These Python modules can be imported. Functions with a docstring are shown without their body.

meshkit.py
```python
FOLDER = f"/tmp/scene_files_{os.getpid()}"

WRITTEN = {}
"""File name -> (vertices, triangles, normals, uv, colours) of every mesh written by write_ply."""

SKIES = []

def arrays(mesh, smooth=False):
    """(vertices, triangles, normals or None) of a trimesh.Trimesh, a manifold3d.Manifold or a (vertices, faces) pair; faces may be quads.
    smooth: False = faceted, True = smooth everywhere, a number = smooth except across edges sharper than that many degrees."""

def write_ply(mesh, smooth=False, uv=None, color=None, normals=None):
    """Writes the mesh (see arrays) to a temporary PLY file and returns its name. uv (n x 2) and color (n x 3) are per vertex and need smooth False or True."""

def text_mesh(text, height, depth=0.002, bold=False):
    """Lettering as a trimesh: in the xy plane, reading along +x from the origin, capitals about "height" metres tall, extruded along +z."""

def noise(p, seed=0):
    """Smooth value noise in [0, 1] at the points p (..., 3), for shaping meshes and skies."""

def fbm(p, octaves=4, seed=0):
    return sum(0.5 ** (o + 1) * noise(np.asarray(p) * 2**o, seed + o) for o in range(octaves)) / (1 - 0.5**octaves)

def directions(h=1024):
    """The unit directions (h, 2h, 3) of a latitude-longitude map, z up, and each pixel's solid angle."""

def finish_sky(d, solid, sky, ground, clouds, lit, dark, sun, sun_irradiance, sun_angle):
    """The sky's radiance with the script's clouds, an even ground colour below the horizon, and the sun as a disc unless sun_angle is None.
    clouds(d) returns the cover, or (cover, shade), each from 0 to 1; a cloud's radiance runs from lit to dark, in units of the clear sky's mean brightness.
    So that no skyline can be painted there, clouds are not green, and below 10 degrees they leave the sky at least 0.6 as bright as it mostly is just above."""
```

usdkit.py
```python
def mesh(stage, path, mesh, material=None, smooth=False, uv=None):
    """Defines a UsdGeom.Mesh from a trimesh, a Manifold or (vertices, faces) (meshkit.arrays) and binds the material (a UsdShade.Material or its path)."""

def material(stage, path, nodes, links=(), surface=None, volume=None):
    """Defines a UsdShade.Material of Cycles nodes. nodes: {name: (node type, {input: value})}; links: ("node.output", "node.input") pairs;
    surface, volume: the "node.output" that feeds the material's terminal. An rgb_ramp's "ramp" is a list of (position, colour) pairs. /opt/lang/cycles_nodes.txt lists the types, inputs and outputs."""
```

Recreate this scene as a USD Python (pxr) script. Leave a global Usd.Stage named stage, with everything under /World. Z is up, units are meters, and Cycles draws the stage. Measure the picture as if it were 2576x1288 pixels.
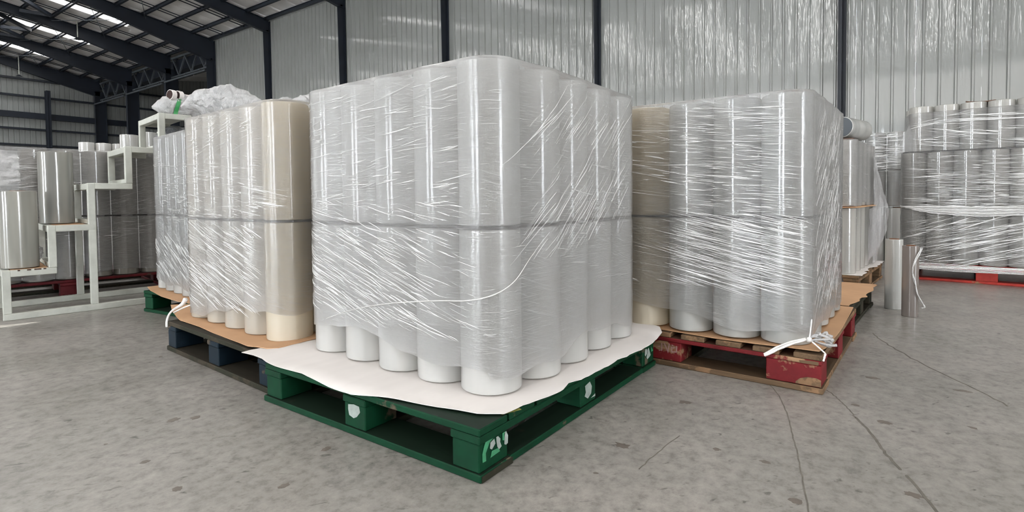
import math, random
import numpy as np, trimesh, manifold3d as m3, shapely
from shapely.geometry import Point, Polygon
from shapely.ops import unary_union
import usdkit, meshkit
from pxr import Usd, UsdGeom, UsdLux, UsdShade, Gf, Sdf, Vt

random.seed(7)
RNG = np.random.default_rng(11)
stage = Usd.Stage.CreateInMemory()
UsdGeom.SetStageUpAxis(stage, 'Z'); UsdGeom.SetStageMetersPerUnit(stage, 1.0)
UsdGeom.Xform.Define(stage, '/World'); UsdGeom.Scope.Define(stage, '/World/Looks')

# ------------------------------------------------------------------ camera, sky, exposure
FPX, CYP, YAW, PITCH, ROLL = 1375.765, 541.62, math.radians(35.9266), math.radians(1.9695), math.radians(-0.55007)
POS = np.array([-1.08364, -0.89693, 0.75])
EXPOSURE = -1.38
SKYLIGHT = 30.0          # radiance of the translucent roof sheets
FILL_GLOW = 7.0         # radiance of glowing fill strips added high on the unseen walls
SKY = 25.0               # overcast daylight outside
_f = np.array([math.cos(YAW) * math.cos(PITCH), math.sin(YAW) * math.cos(PITCH), -math.sin(PITCH)])
_r = np.array([math.sin(YAW), -math.cos(YAW), 0.0]); _u = np.cross(_r, _f)
_r, _u = math.cos(ROLL) * _r + math.sin(ROLL) * _u, math.cos(ROLL) * _u - math.sin(ROLL) * _r
cam = UsdGeom.Camera.Define(stage, '/World/camera')
M = Gf.Matrix4d(*_r, 0, *_u, 0, *(-_f), 0, *POS, 1)
cam.AddTransformOp().Set(M)
HA = 36.0
cam.CreateHorizontalApertureAttr(HA); cam.CreateVerticalApertureAttr(HA / 2)
cam.CreateFocalLengthAttr(FPX / 2576 * HA)
cam.CreateVerticalApertureOffsetAttr((CYP - 644.0) / 2576 * HA)
cam.CreateClippingRangeAttr(Gf.Vec2f(0.05, 500.0))
cam.CreateExposureAttr(EXPOSURE)
dome = UsdLux.DomeLight.Define(stage, '/World/sky')
dome.CreateIntensityAttr(SKY); dome.CreateColorAttr(Gf.Vec3f(0.90, 0.95, 1.0))

# ------------------------------------------------------------------ helpers
def lin(r, g, b):
    return tuple(((c / 255) / 12.92 if c / 255 < 0.04045 else ((c / 255 + 0.055) / 1.055) ** 2.4) for c in (r, g, b))

_used = {}
def numbered(parent, name):
    key = (str(parent), name); n = _used.get(key, 0); _used[key] = n + 1
    return f'{parent}/{name}' + (f'_{n:03d}' if n else '')

def path_of(p):
    return '/World' if p is None else (str(p) if isinstance(p, str) else str(p.GetPath()))

def tag(o, label=None, cat=None, group=None, kind=None):
    p = o.GetPrim() if hasattr(o, 'GetPrim') else o
    for k, v in (('label', label), ('category', cat), ('group', group), ('kind', kind)):
        if v: p.SetCustomDataByKey(k, v)
    return p

def obj(name, mesh, mat, parent=None, smooth=False, uv=None, label=None, cat=None, group=None, kind=None):
    m = usdkit.mesh(stage, numbered(path_of(parent), name), mesh, mat, smooth=smooth, uv=uv)
    return tag(m, label, cat, group, kind)

def place(x, loc, rotz=0.0):
    x.ClearXformOpOrder()
    x.AddTranslateOp().Set(Gf.Vec3d(*map(float, loc))); x.AddRotateZOp().Set(float(rotz))

def thing(name, label, cat, loc=(0, 0, 0), rotz=0.0, group=None, kind=None):
    x = UsdGeom.Xform.Define(stage, numbered('/World', name)); place(x, loc, rotz)
    return tag(x, label, cat, group, kind)

def dup(root, name, loc, rotz, label, cat, group):
    x = UsdGeom.Xform.Define(stage, numbered('/World', name)); place(x, loc, rotz)
    p = x.GetPrim(); p.GetReferences().AddInternalReference(root.GetPath()); p.SetInstanceable(True)
    return tag(p, label, cat, group)

def box(x0, x1, y0, y1, z0, z1, b=0.0):
    if b <= 0:
        t = trimesh.creation.box((x1 - x0, y1 - y0, z1 - z0)); t.apply_translation(((x0 + x1) / 2, (y0 + y1) / 2, (z0 + z1) / 2)); return t
    b = min(b, (x1 - x0) / 3, (y1 - y0) / 3, (z1 - z0) / 3)
    pts = []
    for sx in (0, 1):
        for sy in (0, 1):
            for sz in (0, 1):
                c = [(x0, x1)[sx], (y0, y1)[sy], (z0, z1)[sz]]; i = [(1, -1)[sx] * b, (1, -1)[sy] * b, (1, -1)[sz] * b]
                for k in range(3):
                    q = list(c)
                    for a in range(3):
                        if a != k: q[a] += i[a]
                    pts.append(q)
    return trimesh.convex.convex_hull(np.array(pts))

def bar(p, q, w, h=None, up=(0, 0, 1)):
    p, q = np.array(p, float), np.array(q, float); h = h or w
    d = q - p; L = np.linalg.norm(d); d /= L
    s = np.cross(d, up)
    if np.linalg.norm(s) < 1e-6: s = np.cross(d, (1, 0, 0))
    s /= np.linalg.norm(s); u = np.cross(s, d)
    t = trimesh.creation.box((L, w, h)); T = np.eye(4); T[:3, 0], T[:3, 1], T[:3, 2], T[:3, 3] = d, s, u, (p + q) / 2
    t.apply_transform(T); return t

def tube(pts, r, n=8, closed_ends=True):
    pts = np.array(pts, float); k = len(pts); rr = np.full(k, r) if np.ndim(r) == 0 else np.array(r, float)
    tan = np.gradient(pts, axis=0); tan /= np.linalg.norm(tan, axis=1, keepdims=True)
    V = []; prev = None
    for i in range(k):
        a = prev if prev is not None else (np.array([0, 0, 1.0]) if abs(tan[i][2]) < .9 else np.array([1.0, 0, 0]))
        a = a - tan[i] * (a @ tan[i]); a /= np.linalg.norm(a); b = np.cross(tan[i], a); prev = a
        for j in range(n):
            t = 2 * math.pi * j / n; V.append(pts[i] + rr[i] * (math.cos(t) * a + math.sin(t) * b))
    F = []
    for i in range(k - 1):
        for j in range(n):
            a, b, c, d = i * n + j, i * n + (j + 1) % n, (i + 1) * n + (j + 1) % n, (i + 1) * n + j
            F += [(a, b, c), (a, c, d)]
    V += [pts[0], pts[-1]]
    for j in range(n):
        F += [(k * n, (j + 1) % n, j), (k * n + 1, (k - 1) * n + j, (k - 1) * n + (j + 1) % n)]
    return trimesh.Trimesh(np.array(V), np.array(F), process=False)

def spline(pts, n):
    from scipy.interpolate import CubicSpline
    pts = np.array(pts, float); s = np.concatenate([[0], np.cumsum(np.linalg.norm(np.diff(pts, axis=0), axis=1))])
    return CubicSpline(s, pts)(np.linspace(0, s[-1], n))

def prism(poly, z0, z1):
    """Extrude a 2D outline (list of xy) from z0 to z1."""
    t = trimesh.creation.extrude_polygon(Polygon(poly).buffer(0), z1 - z0, engine='earcut'); t.apply_translation((0, 0, z0)); return t

def cat(*ms): return trimesh.util.concatenate(list(ms))

def sheet_mesh(poly, th, zf, step=0.035):
    """A thin board with the outline poly (xy), its underside at zf(x, y)."""
    p = shapely.geometry.polygon.orient(Polygon(poly).buffer(0))
    m = m3.CrossSection([np.array(p.exterior.coords)[:-1]]).extrude(th)
    m = m.refine_to_length(step).to_mesh(); v = np.array(m.vert_properties[:, :3], float)
    v[:, 2] += zf(v[:, 0], v[:, 1]); return trimesh.Trimesh(v, np.array(m.tri_verts), process=False)

# ------------------------------------------------------------------ materials
def mat(name, nodes, links, surface='p.BSDF'):
    return usdkit.material(stage, f'/World/Looks/{name}', nodes, links, surface=surface)

def plain(name, col, rough=0.5, var=0.12, scale=4.0, stretch=(1, 1, 1), bump=0.0, bscale=60.0, spec=0.5, coords='object', coat=0.0, per_object=0.0):
    a = tuple(c * (1 - var) for c in col); b = tuple(min(1, c * (1 + var)) for c in col)
    nodes = {'tc': ('texture_coordinate', {}), 'mp': ('mapping', {'scale': stretch}), 'oi': ('object_info', {}),
             'off': ('vector_math', {'math_type': 'scale', 'vector1': (17.0, 31.0, 23.0)}), 'ad': ('vector_math', {'math_type': 'add'}),
             'n': ('noise_texture', {'scale': scale, 'detail': 5.0, 'roughness': 0.6}),
             'r': ('rgb_ramp', {'ramp': [(0.3, a), (0.7, b)]}),
             'p': ('principled_bsdf', {'roughness': rough, 'specular_ior_level': spec, 'coat_weight': coat, 'coat_roughness': 0.1})}
    links = [('tc.object', 'mp.vector'), ('oi.random', 'off.scale'), ('mp.vector', 'ad.vector1'), ('off.vector', 'ad.vector2'), ('ad.vector', 'n.vector'), ('n.fac', 'r.fac')]
    if per_object > 0:
        nodes['mr'] = ('map_range', {'to_min': 1 - per_object, 'to_max': 1 + per_object}); nodes['hv'] = ('hsv', {})
        links += [('oi.random', 'mr.value'), ('mr.result', 'hv.value'), ('r.color', 'hv.color'), ('hv.color', 'p.base_color')]
    else: links.append(('r.color', 'p.base_color'))
    if bump > 0:
        nodes['bn'] = ('noise_texture', {'scale': bscale, 'detail': 3.0}); nodes['b'] = ('bump', {'strength': bump, 'distance': 0.002})
        links += [('ad.vector', 'bn.vector'), ('bn.fac', 'b.height'), ('b.normal', 'p.normal')]
    return mat(name, nodes, links)

def painted_wood(name, paint, wood, wear, axis, rough=0.6, dirt_shade=None):
    """Paint over bare boards: the paint is worn through in patches; grain runs along the given axis."""
    st = {'x': (2.0, 40.0, 40.0), 'y': (40.0, 2.0, 40.0), 'z': (40.0, 40.0, 2.0)}[axis]
    d = lambda c, k: tuple(min(1, v * k) for v in c)
    nodes = {'tc': ('texture_coordinate', {}), 'oi': ('object_info', {}), 'off': ('vector_math', {'math_type': 'scale', 'vector1': (17.0, 31.0, 23.0)}), 'ad': ('vector_math', {'math_type': 'add'}),
             'mp': ('mapping', {'scale': st}), 'g': ('noise_texture', {'scale': 1.0, 'detail': 4.0, 'roughness': 0.65}),
             'gr': ('rgb_ramp', {'ramp': [(0.3, d(wood, 0.55)), (0.5, wood), (0.75, d(wood, 1.25))]}),
             'pn': ('noise_texture', {'scale': 9.0, 'detail': 6.0, 'roughness': 0.6}),
             'pr': ('rgb_ramp', {'ramp': [(0.25, d(paint, 0.6)), (0.55, paint), (0.8, d(paint, 1.35))]}),
             'wn': ('noise_texture', {'scale': 7.0, 'detail': 8.0, 'roughness': 0.62}),
             'wr': ('rgb_ramp', {'ramp': [(wear - 0.02, (1, 1, 1)), (wear + 0.02, (0, 0, 0))]}),
             'mx': ('mix_color', {}), 'ge': ('geometry', {}), 'sx': ('separate_xyz', {}), 'up': ('map_range', {'from_min': 0.80, 'from_max': 0.95, 'to_max': 0.82, 'clamp': True}), 'md': ('mix_color', {'b': dirt_shade or d(wood, 0.5)}), 'b': ('bump', {'strength': 0.35, 'distance': 0.002}), 'p': ('principled_bsdf', {'roughness': rough, 'specular_ior_level': 0.2})}  # up-facing faces turn to dirt, darkened further to paint in floor-level shade
    links = [('tc.object', 'ad.vector1'), ('oi.random', 'off.scale'), ('off.vector', 'ad.vector2'), ('ad.vector', 'mp.vector'), ('mp.vector', 'g.vector'), ('g.fac', 'gr.fac'),
             ('ad.vector', 'pn.vector'), ('pn.fac', 'pr.fac'), ('ad.vector', 'wn.vector'), ('wn.fac', 'wr.fac'),
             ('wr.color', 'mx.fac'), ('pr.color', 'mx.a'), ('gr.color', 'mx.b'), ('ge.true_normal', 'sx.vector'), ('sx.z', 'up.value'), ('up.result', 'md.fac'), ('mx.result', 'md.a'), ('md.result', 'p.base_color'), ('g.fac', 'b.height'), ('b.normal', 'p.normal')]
    return mat(name, nodes, links)

GREEN, NAVYP, REDP = lin(0, 54, 32), lin(10, 29, 41), lin(112, 30, 34)
BROWNWOOD, GREYWOOD = lin(150, 120, 92), lin(88, 80, 66)
WOODS = {}
for nm, paint, wood, wear, dirt_shade in (('green', GREEN, GREYWOOD, 0.37, lin(24, 33, 26)), ('navy', NAVYP, lin(80, 70, 58), 0.40, lin(40, 38, 34)), ('red', REDP, BROWNWOOD, 0.40, lin(80, 62, 48)), ('bright_red', lin(188, 66, 58), BROWNWOOD, 0.36, lin(120, 56, 48)), ('dark_red', lin(84, 18, 24), lin(70, 56, 46), 0.36, lin(50, 26, 26))):
    for ax in 'xyz': WOODS[nm, ax] = painted_wood(f'{nm}_wood_{ax}', paint, wood, wear, ax, dirt_shade=dirt_shade)
for ax in 'xyz':
    WOODS['raw', ax] = painted_wood(f'raw_wood_{ax}', lin(132, 104, 78), lin(104, 84, 64), 0.5, ax, 0.75)
    WOODS['dirty_shaded', ax] = painted_wood(f'dirty_shaded_wood_{ax}', lin(44, 44, 34), lin(58, 52, 42), 0.45, ax, 0.8)  # grimy wood; its dark colour also serves as painted shade inside pallets

CARD = plain('cardboard', lin(188, 148, 112), 0.75, 0.08, 5.0, bump=0.1, bscale=90)
CARD_DARK = plain('dark_cardboard', lin(92, 66, 52), 0.8, 0.15, 8.0)
SEAM = plain('dark_interlayer', lin(34, 31, 29), 0.8, 0.15, 8.0)
BARK = plain('core_hollow', lin(48, 30, 26), 0.9, 0.2, 20.0)
CORE = plain('core_board', lin(120, 82, 60), 0.8, 0.1, 10.0)
PAPER = plain('white_paper', lin(228, 223, 220), 0.6, 0.03, 3.0, stretch=(1, 5, 1))
OLIVE = plain('olive_label', lin(112, 112, 44), 0.6, 0.05)
STEEL_DARK = plain('navy_steel', lin(24, 31, 42), 0.5, 0.2, 2.0)
STEEL_GREY = plain('grey_steel', lin(74, 80, 86), 0.5, 0.2, 2.0)
WHITE_PAINT = plain('white_rack_paint', lin(182, 184, 176), 0.5, 0.14, 9.0, bump=0.15, bscale=50)
PAINT_WHITE = plain('white_brush_paint', lin(150, 160, 155), 0.6, 0.2, 40.0)
PAINT_MINT = plain('mint_brush_paint', lin(58, 132, 94), 0.6, 0.2, 40.0)
PAINT_PINK = plain('faded_letter_paint', lin(164, 128, 128), 0.7, 0.2, 60.0)
LINE_WHITE = plain('floor_line_paint', lin(196, 192, 184), 0.6, 0.2, 30.0)
STAIN = plain('floor_stain', lin(104, 96, 89), 0.5, 0.2, 40.0)
STAIN_DARK = plain('floor_crack_filler', lin(104, 99, 92), 0.7, 0.3, 30.0)
TAPE_GREEN = plain('green_tape', lin(40, 132, 70), 0.35, 0.15, 40.0)
CHIP = plain('paint_chip_dark', lin(70, 52, 42), 0.8, 0.2, 30.0)

def floor_mat():
    nodes = {'g': ('geometry', {}), 'n1': ('noise_texture', {'scale': 1.3, 'detail': 6.0, 'roughness': 0.6}), 'n2': ('noise_texture', {'scale': 26.0, 'detail': 8.0, 'roughness': 0.72}),
             'rt': ('vector_rotate', {'rotate_type': 'z_axis', 'angle': 0.75}), 'mp': ('mapping', {'scale': (20.0, 48.0, 1.0)}), 'n3': ('noise_texture', {'scale': 1.0, 'detail': 3.0, 'roughness': 0.55, 'distortion': 0.6}),
             'r1': ('rgb_ramp', {'ramp': [(0.3, lin(130, 127, 122)), (0.55, lin(143, 139, 134)), (0.75, lin(157, 151, 145))]}),
             'r2': ('rgb_ramp', {'ramp': [(0.32, (0.58, 0.58, 0.575)), (0.5, (0.97, 0.97, 0.97)), (0.66, (1.18, 1.18, 1.18))]}),
             'r3': ('rgb_ramp', {'ramp': [(0.27, (0.40, 0.40, 0.39)), (0.36, (1, 1, 1))]}),
             'm1': ('mix_color', {'blend_type': 'multiply', 'fac': 1.0}), 'm2': ('mix_color', {'blend_type': 'multiply', 'fac': 1.0}),
             'b': ('bump', {'strength': 0.25, 'distance': 0.002}), 'ro': ('map_range', {'from_min': 0.3, 'from_max': 0.7, 'to_min': 0.20, 'to_max': 0.42}),
             'p': ('principled_bsdf', {'specular_ior_level': 0.5})}
    links = [('g.position', 'n1.vector'), ('g.position', 'n2.vector'), ('g.position', 'rt.vector'), ('rt.vector', 'mp.vector'), ('mp.vector', 'n3.vector'),
             ('n1.fac', 'r1.fac'), ('n2.fac', 'r2.fac'), ('n3.fac', 'r3.fac'), ('r1.color', 'm1.a'), ('r2.color', 'm1.b'), ('m1.result', 'm2.a'), ('r3.color', 'm2.b'), ('m2.result', 'p.base_color'),
             ('n2.fac', 'b.height'), ('b.normal', 'p.normal'), ('n1.fac', 'ro.value'), ('ro.result', 'p.roughness')]
    return mat('concrete_floor', nodes, links)
FLOOR = floor_mat()

def wall_mat(name, col, rough, bumpd, cior=1.5):
    """Painted steel sheet, slightly buckled along its length, so that it mirrors bright things as broken vertical streaks."""
    nodes = {'g': ('geometry', {}), 'mp': ('mapping', {'scale': (11.0, 11.0, 1.0)}), 'n': ('noise_texture', {'scale': 1.0, 'detail': 3.0, 'roughness': 0.55}),
             'n2': ('noise_texture', {'scale': 0.6, 'detail': 4.0}), 'r': ('rgb_ramp', {'ramp': [(0.3, tuple(c * .93 for c in col)), (0.7, tuple(c * 1.07 for c in col))]}),
             'b': ('bump', {'strength': 1.0, 'distance': bumpd}), 'p': ('principled_bsdf', {'roughness': rough, 'specular_ior_level': 0.6, 'coat_weight': 1.0, 'coat_roughness': 0.05, 'coat_ior': cior})}
    links = [('g.position', 'mp.vector'), ('mp.vector', 'n.vector'), ('g.position', 'n2.vector'), ('n2.fac', 'r.fac'), ('r.color', 'p.base_color'), ('n.fac', 'b.height'), ('b.normal', 'p.normal'), ('b.normal', 'p.coat_normal')]
    return mat(name, nodes, links)
WALL = wall_mat('wall_sheet_paint', lin(142, 145, 143), 0.4, 0.006, 1.65)
GABLE = wall_mat('gable_sheet_paint', lin(138, 141, 140), 0.5, 0.004)
PALE = plain('pale_wall_sheet', lin(224, 224, 222), 0.6, 0.04, 1.0)
ROOF = plain('roof_liner', lin(222, 221, 219), 0.55, 0.10, 0.8, stretch=(0.6, 2, 1))
SKYL = mat('translucent_roof_sheet', {'e': ('emission', {'color': (1.0, 0.985, 0.96), 'strength': SKYLIGHT})}, [], 'e.emission')

def film_roll_mat(name, col, col2, rough, coat, streak=0.5, through=0.35):
    """Wound plastic film: faint bands round the roll and fine ripple across it, under a glossy skin."""
    nodes = {'tc': ('texture_coordinate', {}), 'oi': ('object_info', {}), 'off': ('vector_math', {'math_type': 'scale', 'vector1': (17.0, 31.0, 23.0)}), 'ad': ('vector_math', {'math_type': 'add'}),
             'm1': ('mapping', {'scale': (7.0, 7.0, 140.0)}), 'n1': ('noise_texture', {'scale': 1.0, 'detail': 3.0, 'roughness': 0.6}),
             'm2': ('mapping', {'scale': (12.0, 12.0, 1.2)}), 'n2': ('noise_texture', {'scale': 1.0, 'detail': 2.0}),
             'r': ('rgb_ramp', {'ramp': [(0.3, col), (0.7, col2)]}), 'b': ('bump', {'strength': streak, 'distance': 0.0012}),
             'p': ('principled_bsdf', {'roughness': rough, 'specular_ior_level': 0.25, 'coat_weight': coat, 'coat_roughness': 0.035, 'coat_ior': 1.8}), 'tl': ('translucent_bsdf', {}), 'mt': ('mix_closure', {'fac': through})}
    links = [('tc.object', 'ad.vector1'), ('oi.random', 'off.scale'), ('off.vector', 'ad.vector2'), ('ad.vector', 'm1.vector'), ('m1.vector', 'n1.vector'), ('ad.vector', 'm2.vector'), ('m2.vector', 'n2.vector'),
             ('n2.fac', 'r.fac'), ('r.color', 'p.base_color'), ('n1.fac', 'b.height'), ('b.normal', 'p.normal'), ('b.normal', 'p.coat_normal'), ('r.color', 'tl.color'), ('p.BSDF', 'mt.closure1'), ('tl.BSDF', 'mt.closure2')]
    return mat(name, nodes, links, 'mt.closure')
ROLL_WHITE = film_roll_mat('white_film', lin(222, 223, 221), lin(238, 237, 234), 0.35, 0.9, through=.42)
ROLL_SILVER = film_roll_mat('silvery_film', lin(186, 188, 186), lin(222, 222, 218), 0.22, 0.9)
ROLL_CREAM = film_roll_mat('cream_film', lin(218, 213, 203), lin(232, 224, 208), 0.26, 0.8, through=.42)
ROLL_CREAM_LIT = film_roll_mat('lit_cream_film', lin(244, 234, 212), lin(248, 240, 222), 0.3, 0.8, through=.45)  # cream film lightened in colour, standing in for light on the gap rolls
ROLL_GREY = film_roll_mat('grey_film', lin(160, 160, 156), lin(192, 190, 184), 0.22, 0.9, through=.15)
ROLL_DIM = film_roll_mat('dim_clear_film', lin(126, 122, 115), lin(152, 148, 140), 0.24, 0.7, through=.1)
ROLL_CLEAR = film_roll_mat('clear_film', lin(118, 118, 114), lin(166, 164, 156), 0.22, 0.4, 0.12, .1)
ROLL_SMOKE = film_roll_mat('smoky_film', lin(112, 104, 100), lin(134, 126, 120), 0.2, 0.8, 0.2, .05)

def wrap_mat(name, haze, creases, gloss=0.05, amp=1.0, tint=(0.82, 0.83, 0.845)):
    """Stretch film: clear, a little milky, with glossy creases. creases: (angle, fine scale across, mask scale, threshold, strength)."""
    nodes = {'tc': ('texture_coordinate', {}), 'tr': ('transparent_bsdf', {}), 'p': ('principled_bsdf', {'base_color': tint, 'roughness': 0.22, 'specular_ior_level': 0.5, 'coat_weight': 0.6, 'coat_roughness': gloss}),
             'gl': ('glossy_bsdf', {'roughness': gloss, 'color': (1, 1, 1)}), 'fr': ('fresnel', {'IOR': 1.5}), 'b': ('bump', {'strength': 1.0, 'distance': 0.0016 * amp}), 'lw': ('layer_weight', {'blend': 0.35}),
             'lf': ('math', {'math_type': 'multiply', 'value2': 0.45}), 'a0': ('math', {'math_type': 'add', 'value2': haze}), 'cl': ('math', {'math_type': 'minimum', 'value2': 0.93}), 'mx': ('mix_closure', {}), 'tl': ('translucent_bsdf', {'color': (0.88, 0.885, 0.895)}), 'mt': ('mix_closure', {'fac': 0.45}), 'mg': ('mix_closure', {}),
             'fb': ('noise_texture', {'scale': 1.0, 'detail': 4.0, 'roughness': 0.65, 'distortion': 0.25}), 'fm': ('mapping', {'scale': (14.0, 330.0, 1.0)}), 'fr1': ('map_range', {'from_min': 0.50, 'from_max': 0.68, 'to_max': 0.26, 'clamp': True}), 'fa': ('math', {'math_type': 'add'})}
    links = [('tc.UV', 'fm.vector'), ('fm.vector', 'fb.vector'), ('b.normal', 'p.normal'), ('b.normal', 'p.coat_normal'), ('b.normal', 'gl.normal'), ('b.normal', 'fr.normal'),
             ('lw.facing', 'lf.value1'), ('lf.value', 'a0.value1'), ('fb.fac', 'fr1.value'), ('fr1.result', 'fa.value1'), ('a0.value', 'fa.value2')]
    fac, hgt = 'fa.value', 'fb.fac'
    for i, (ang, fine, ms, thr, strength) in enumerate(creases):
        k = str(i)
        nodes |= {'vr' + k: ('vector_rotate', {'rotate_type': 'z_axis', 'angle': ang}), 'ms' + k: ('mapping', {'scale': (6.0, fine * 1.7, 1.0), 'location': (3.1 * i, 7.7 * i, 1.3 * i)}), 'ns' + k: ('noise_texture', {'scale': 1.0, 'detail': 3.0, 'roughness': 0.6}),
                  'rs' + k: ('rgb_ramp', {'ramp': [(0.58, (0, 0, 0)), (0.68, (1, 1, 1))]}), 'mm' + k: ('noise_texture', {'scale': ms, 'detail': 2.0, 'w': float(i), 'dimensions': '4D'}),
                  'rm' + k: ('rgb_ramp', {'ramp': [(thr, (0, 0, 0)), (thr + 0.14, (1, 1, 1))]}), 'mu' + k: ('math', {'math_type': 'multiply'}), 'mv' + k: ('math', {'math_type': 'multiply_add', 'value2': strength}),
                  'hm' + k: ('math', {'math_type': 'multiply'}), 'ha' + k: ('math', {'math_type': 'multiply_add', 'value2': 1.6})}
        links += [('tc.UV', 'vr' + k + '.vector'), ('vr' + k + '.vector', 'ms' + k + '.vector'), ('ms' + k + '.vector', 'ns' + k + '.vector'), ('ns' + k + '.fac', 'rs' + k + '.fac'), ('tc.UV', 'mm' + k + '.vector'), ('mm' + k + '.fac', 'rm' + k + '.fac'),
                  ('rs' + k + '.color', 'mu' + k + '.value1'), ('rm' + k + '.color', 'mu' + k + '.value2'), ('mu' + k + '.value', 'mv' + k + '.value1'), (fac, 'mv' + k + '.value3'),
                  ('ns' + k + '.fac', 'hm' + k + '.value1'), ('rm' + k + '.color', 'hm' + k + '.value2'), ('hm' + k + '.value', 'ha' + k + '.value1'), (hgt, 'ha' + k + '.value3')]
        fac, hgt = 'mv' + k + '.value', 'ha' + k + '.value'
    links += [(fac, 'cl.value1'), (hgt, 'b.height'), ('cl.value', 'mx.fac'), ('tr.BSDF', 'mx.closure1'), ('p.BSDF', 'mt.closure1'), ('tl.BSDF', 'mt.closure2'), ('mt.closure', 'mx.closure2'), ('fr.fac', 'mg.fac'), ('mx.closure', 'mg.closure1'), ('gl.BSDF', 'mg.closure2')]
    return mat(name, nodes, links, 'mg.closure')
WRAP_FRONT = wrap_mat('stretch_film_front', 0.22, [(0.0, 130.0, 2.2, 0.42, 0.28), (-0.30, 110.0, 2.6, 0.46, 0.35)])
WRAP_SIDE = wrap_mat('stretch_film_side', 0.16, [(-0.12, 120.0, 2.4, 0.44, 0.35), (-0.32, 110.0, 2.4, 0.46, 0.40)])
WRAP_BACK = wrap_mat('stretch_film_back', 0.10, [(0.0, 110.0, 2.4, 0.40, 0.35), (0.25, 90.0, 2.2, 0.46, 0.45)], amp=1.5)
CREASE = mat('film_crease', {'p': ('principled_bsdf', {'base_color': (0.96, 0.965, 0.97), 'roughness': 0.15, 'specular_ior_level': 1.0, 'coat_weight': 1.0, 'coat_ior': 1.8, 'coat_roughness': 0.12}), 't': ('transparent_bsdf', {}), 'm': ('mix_closure', {'fac': 0.8})}, [('t.BSDF', 'm.closure1'), ('p.BSDF', 'm.closure2')], 'm.closure')
ROPE = plain('twisted_film', lin(236, 234, 232), 0.35, 0.06, 60.0, bump=0.3, bscale=200, coat=0.3)
def crumple_mat(name, col, alpha, scale=22.0):
    nodes = {'g': ('geometry', {}), 'n': ('noise_texture', {'scale': scale, 'detail': 4.0, 'roughness': 0.6, 'distortion': 1.2}), 'b': ('bump', {'strength': 1.0, 'distance': 0.02}),
             'p': ('principled_bsdf', {'base_color': col, 'roughness': 0.18, 'coat_weight': 1.0, 'coat_roughness': 0.05}), 't': ('transparent_bsdf', {}), 'm': ('mix_closure', {'fac': alpha})}
    links = [('g.position', 'n.vector'), ('n.fac', 'b.height'), ('b.normal', 'p.normal'), ('b.normal', 'p.coat_normal'), ('t.BSDF', 'm.closure1'), ('p.BSDF', 'm.closure2')]
    return mat(name, nodes, links, 'm.closure')
CRUMPLE = crumple_mat('crumpled_clear_film', lin(200, 200, 201), 0.70)
CRUMPLE_THIN = crumple_mat('thin_torn_film', lin(226, 226, 228), 0.50)
VEIL = crumple_mat('clear_film_veil', lin(220, 222, 224), 0.22, 30.0)
CRUMPLE_GREY = crumple_mat('crumpled_grey_film', lin(88, 90, 94), 0.97, 40.0)

# ------------------------------------------------------------------ the building
WX, EAVE, SLOPE, RIDGE, LX = 12.42, 8.70, 0.154, -2.6, -17.6
FRAMES = [-19.2, -14.3, -9.4, -4.85, 0.27, 5.94, 11.44, 16.77, 21.97, 26.95, 31.80, 37.05, 42.30]
Y0, YG, YE = -19.2, 42.30, 27.02
def roof_z(x): return EAVE + SLOPE * ((WX - x) if x >= RIDGE else (WX - RIDGE) - (RIDGE - x))

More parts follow.
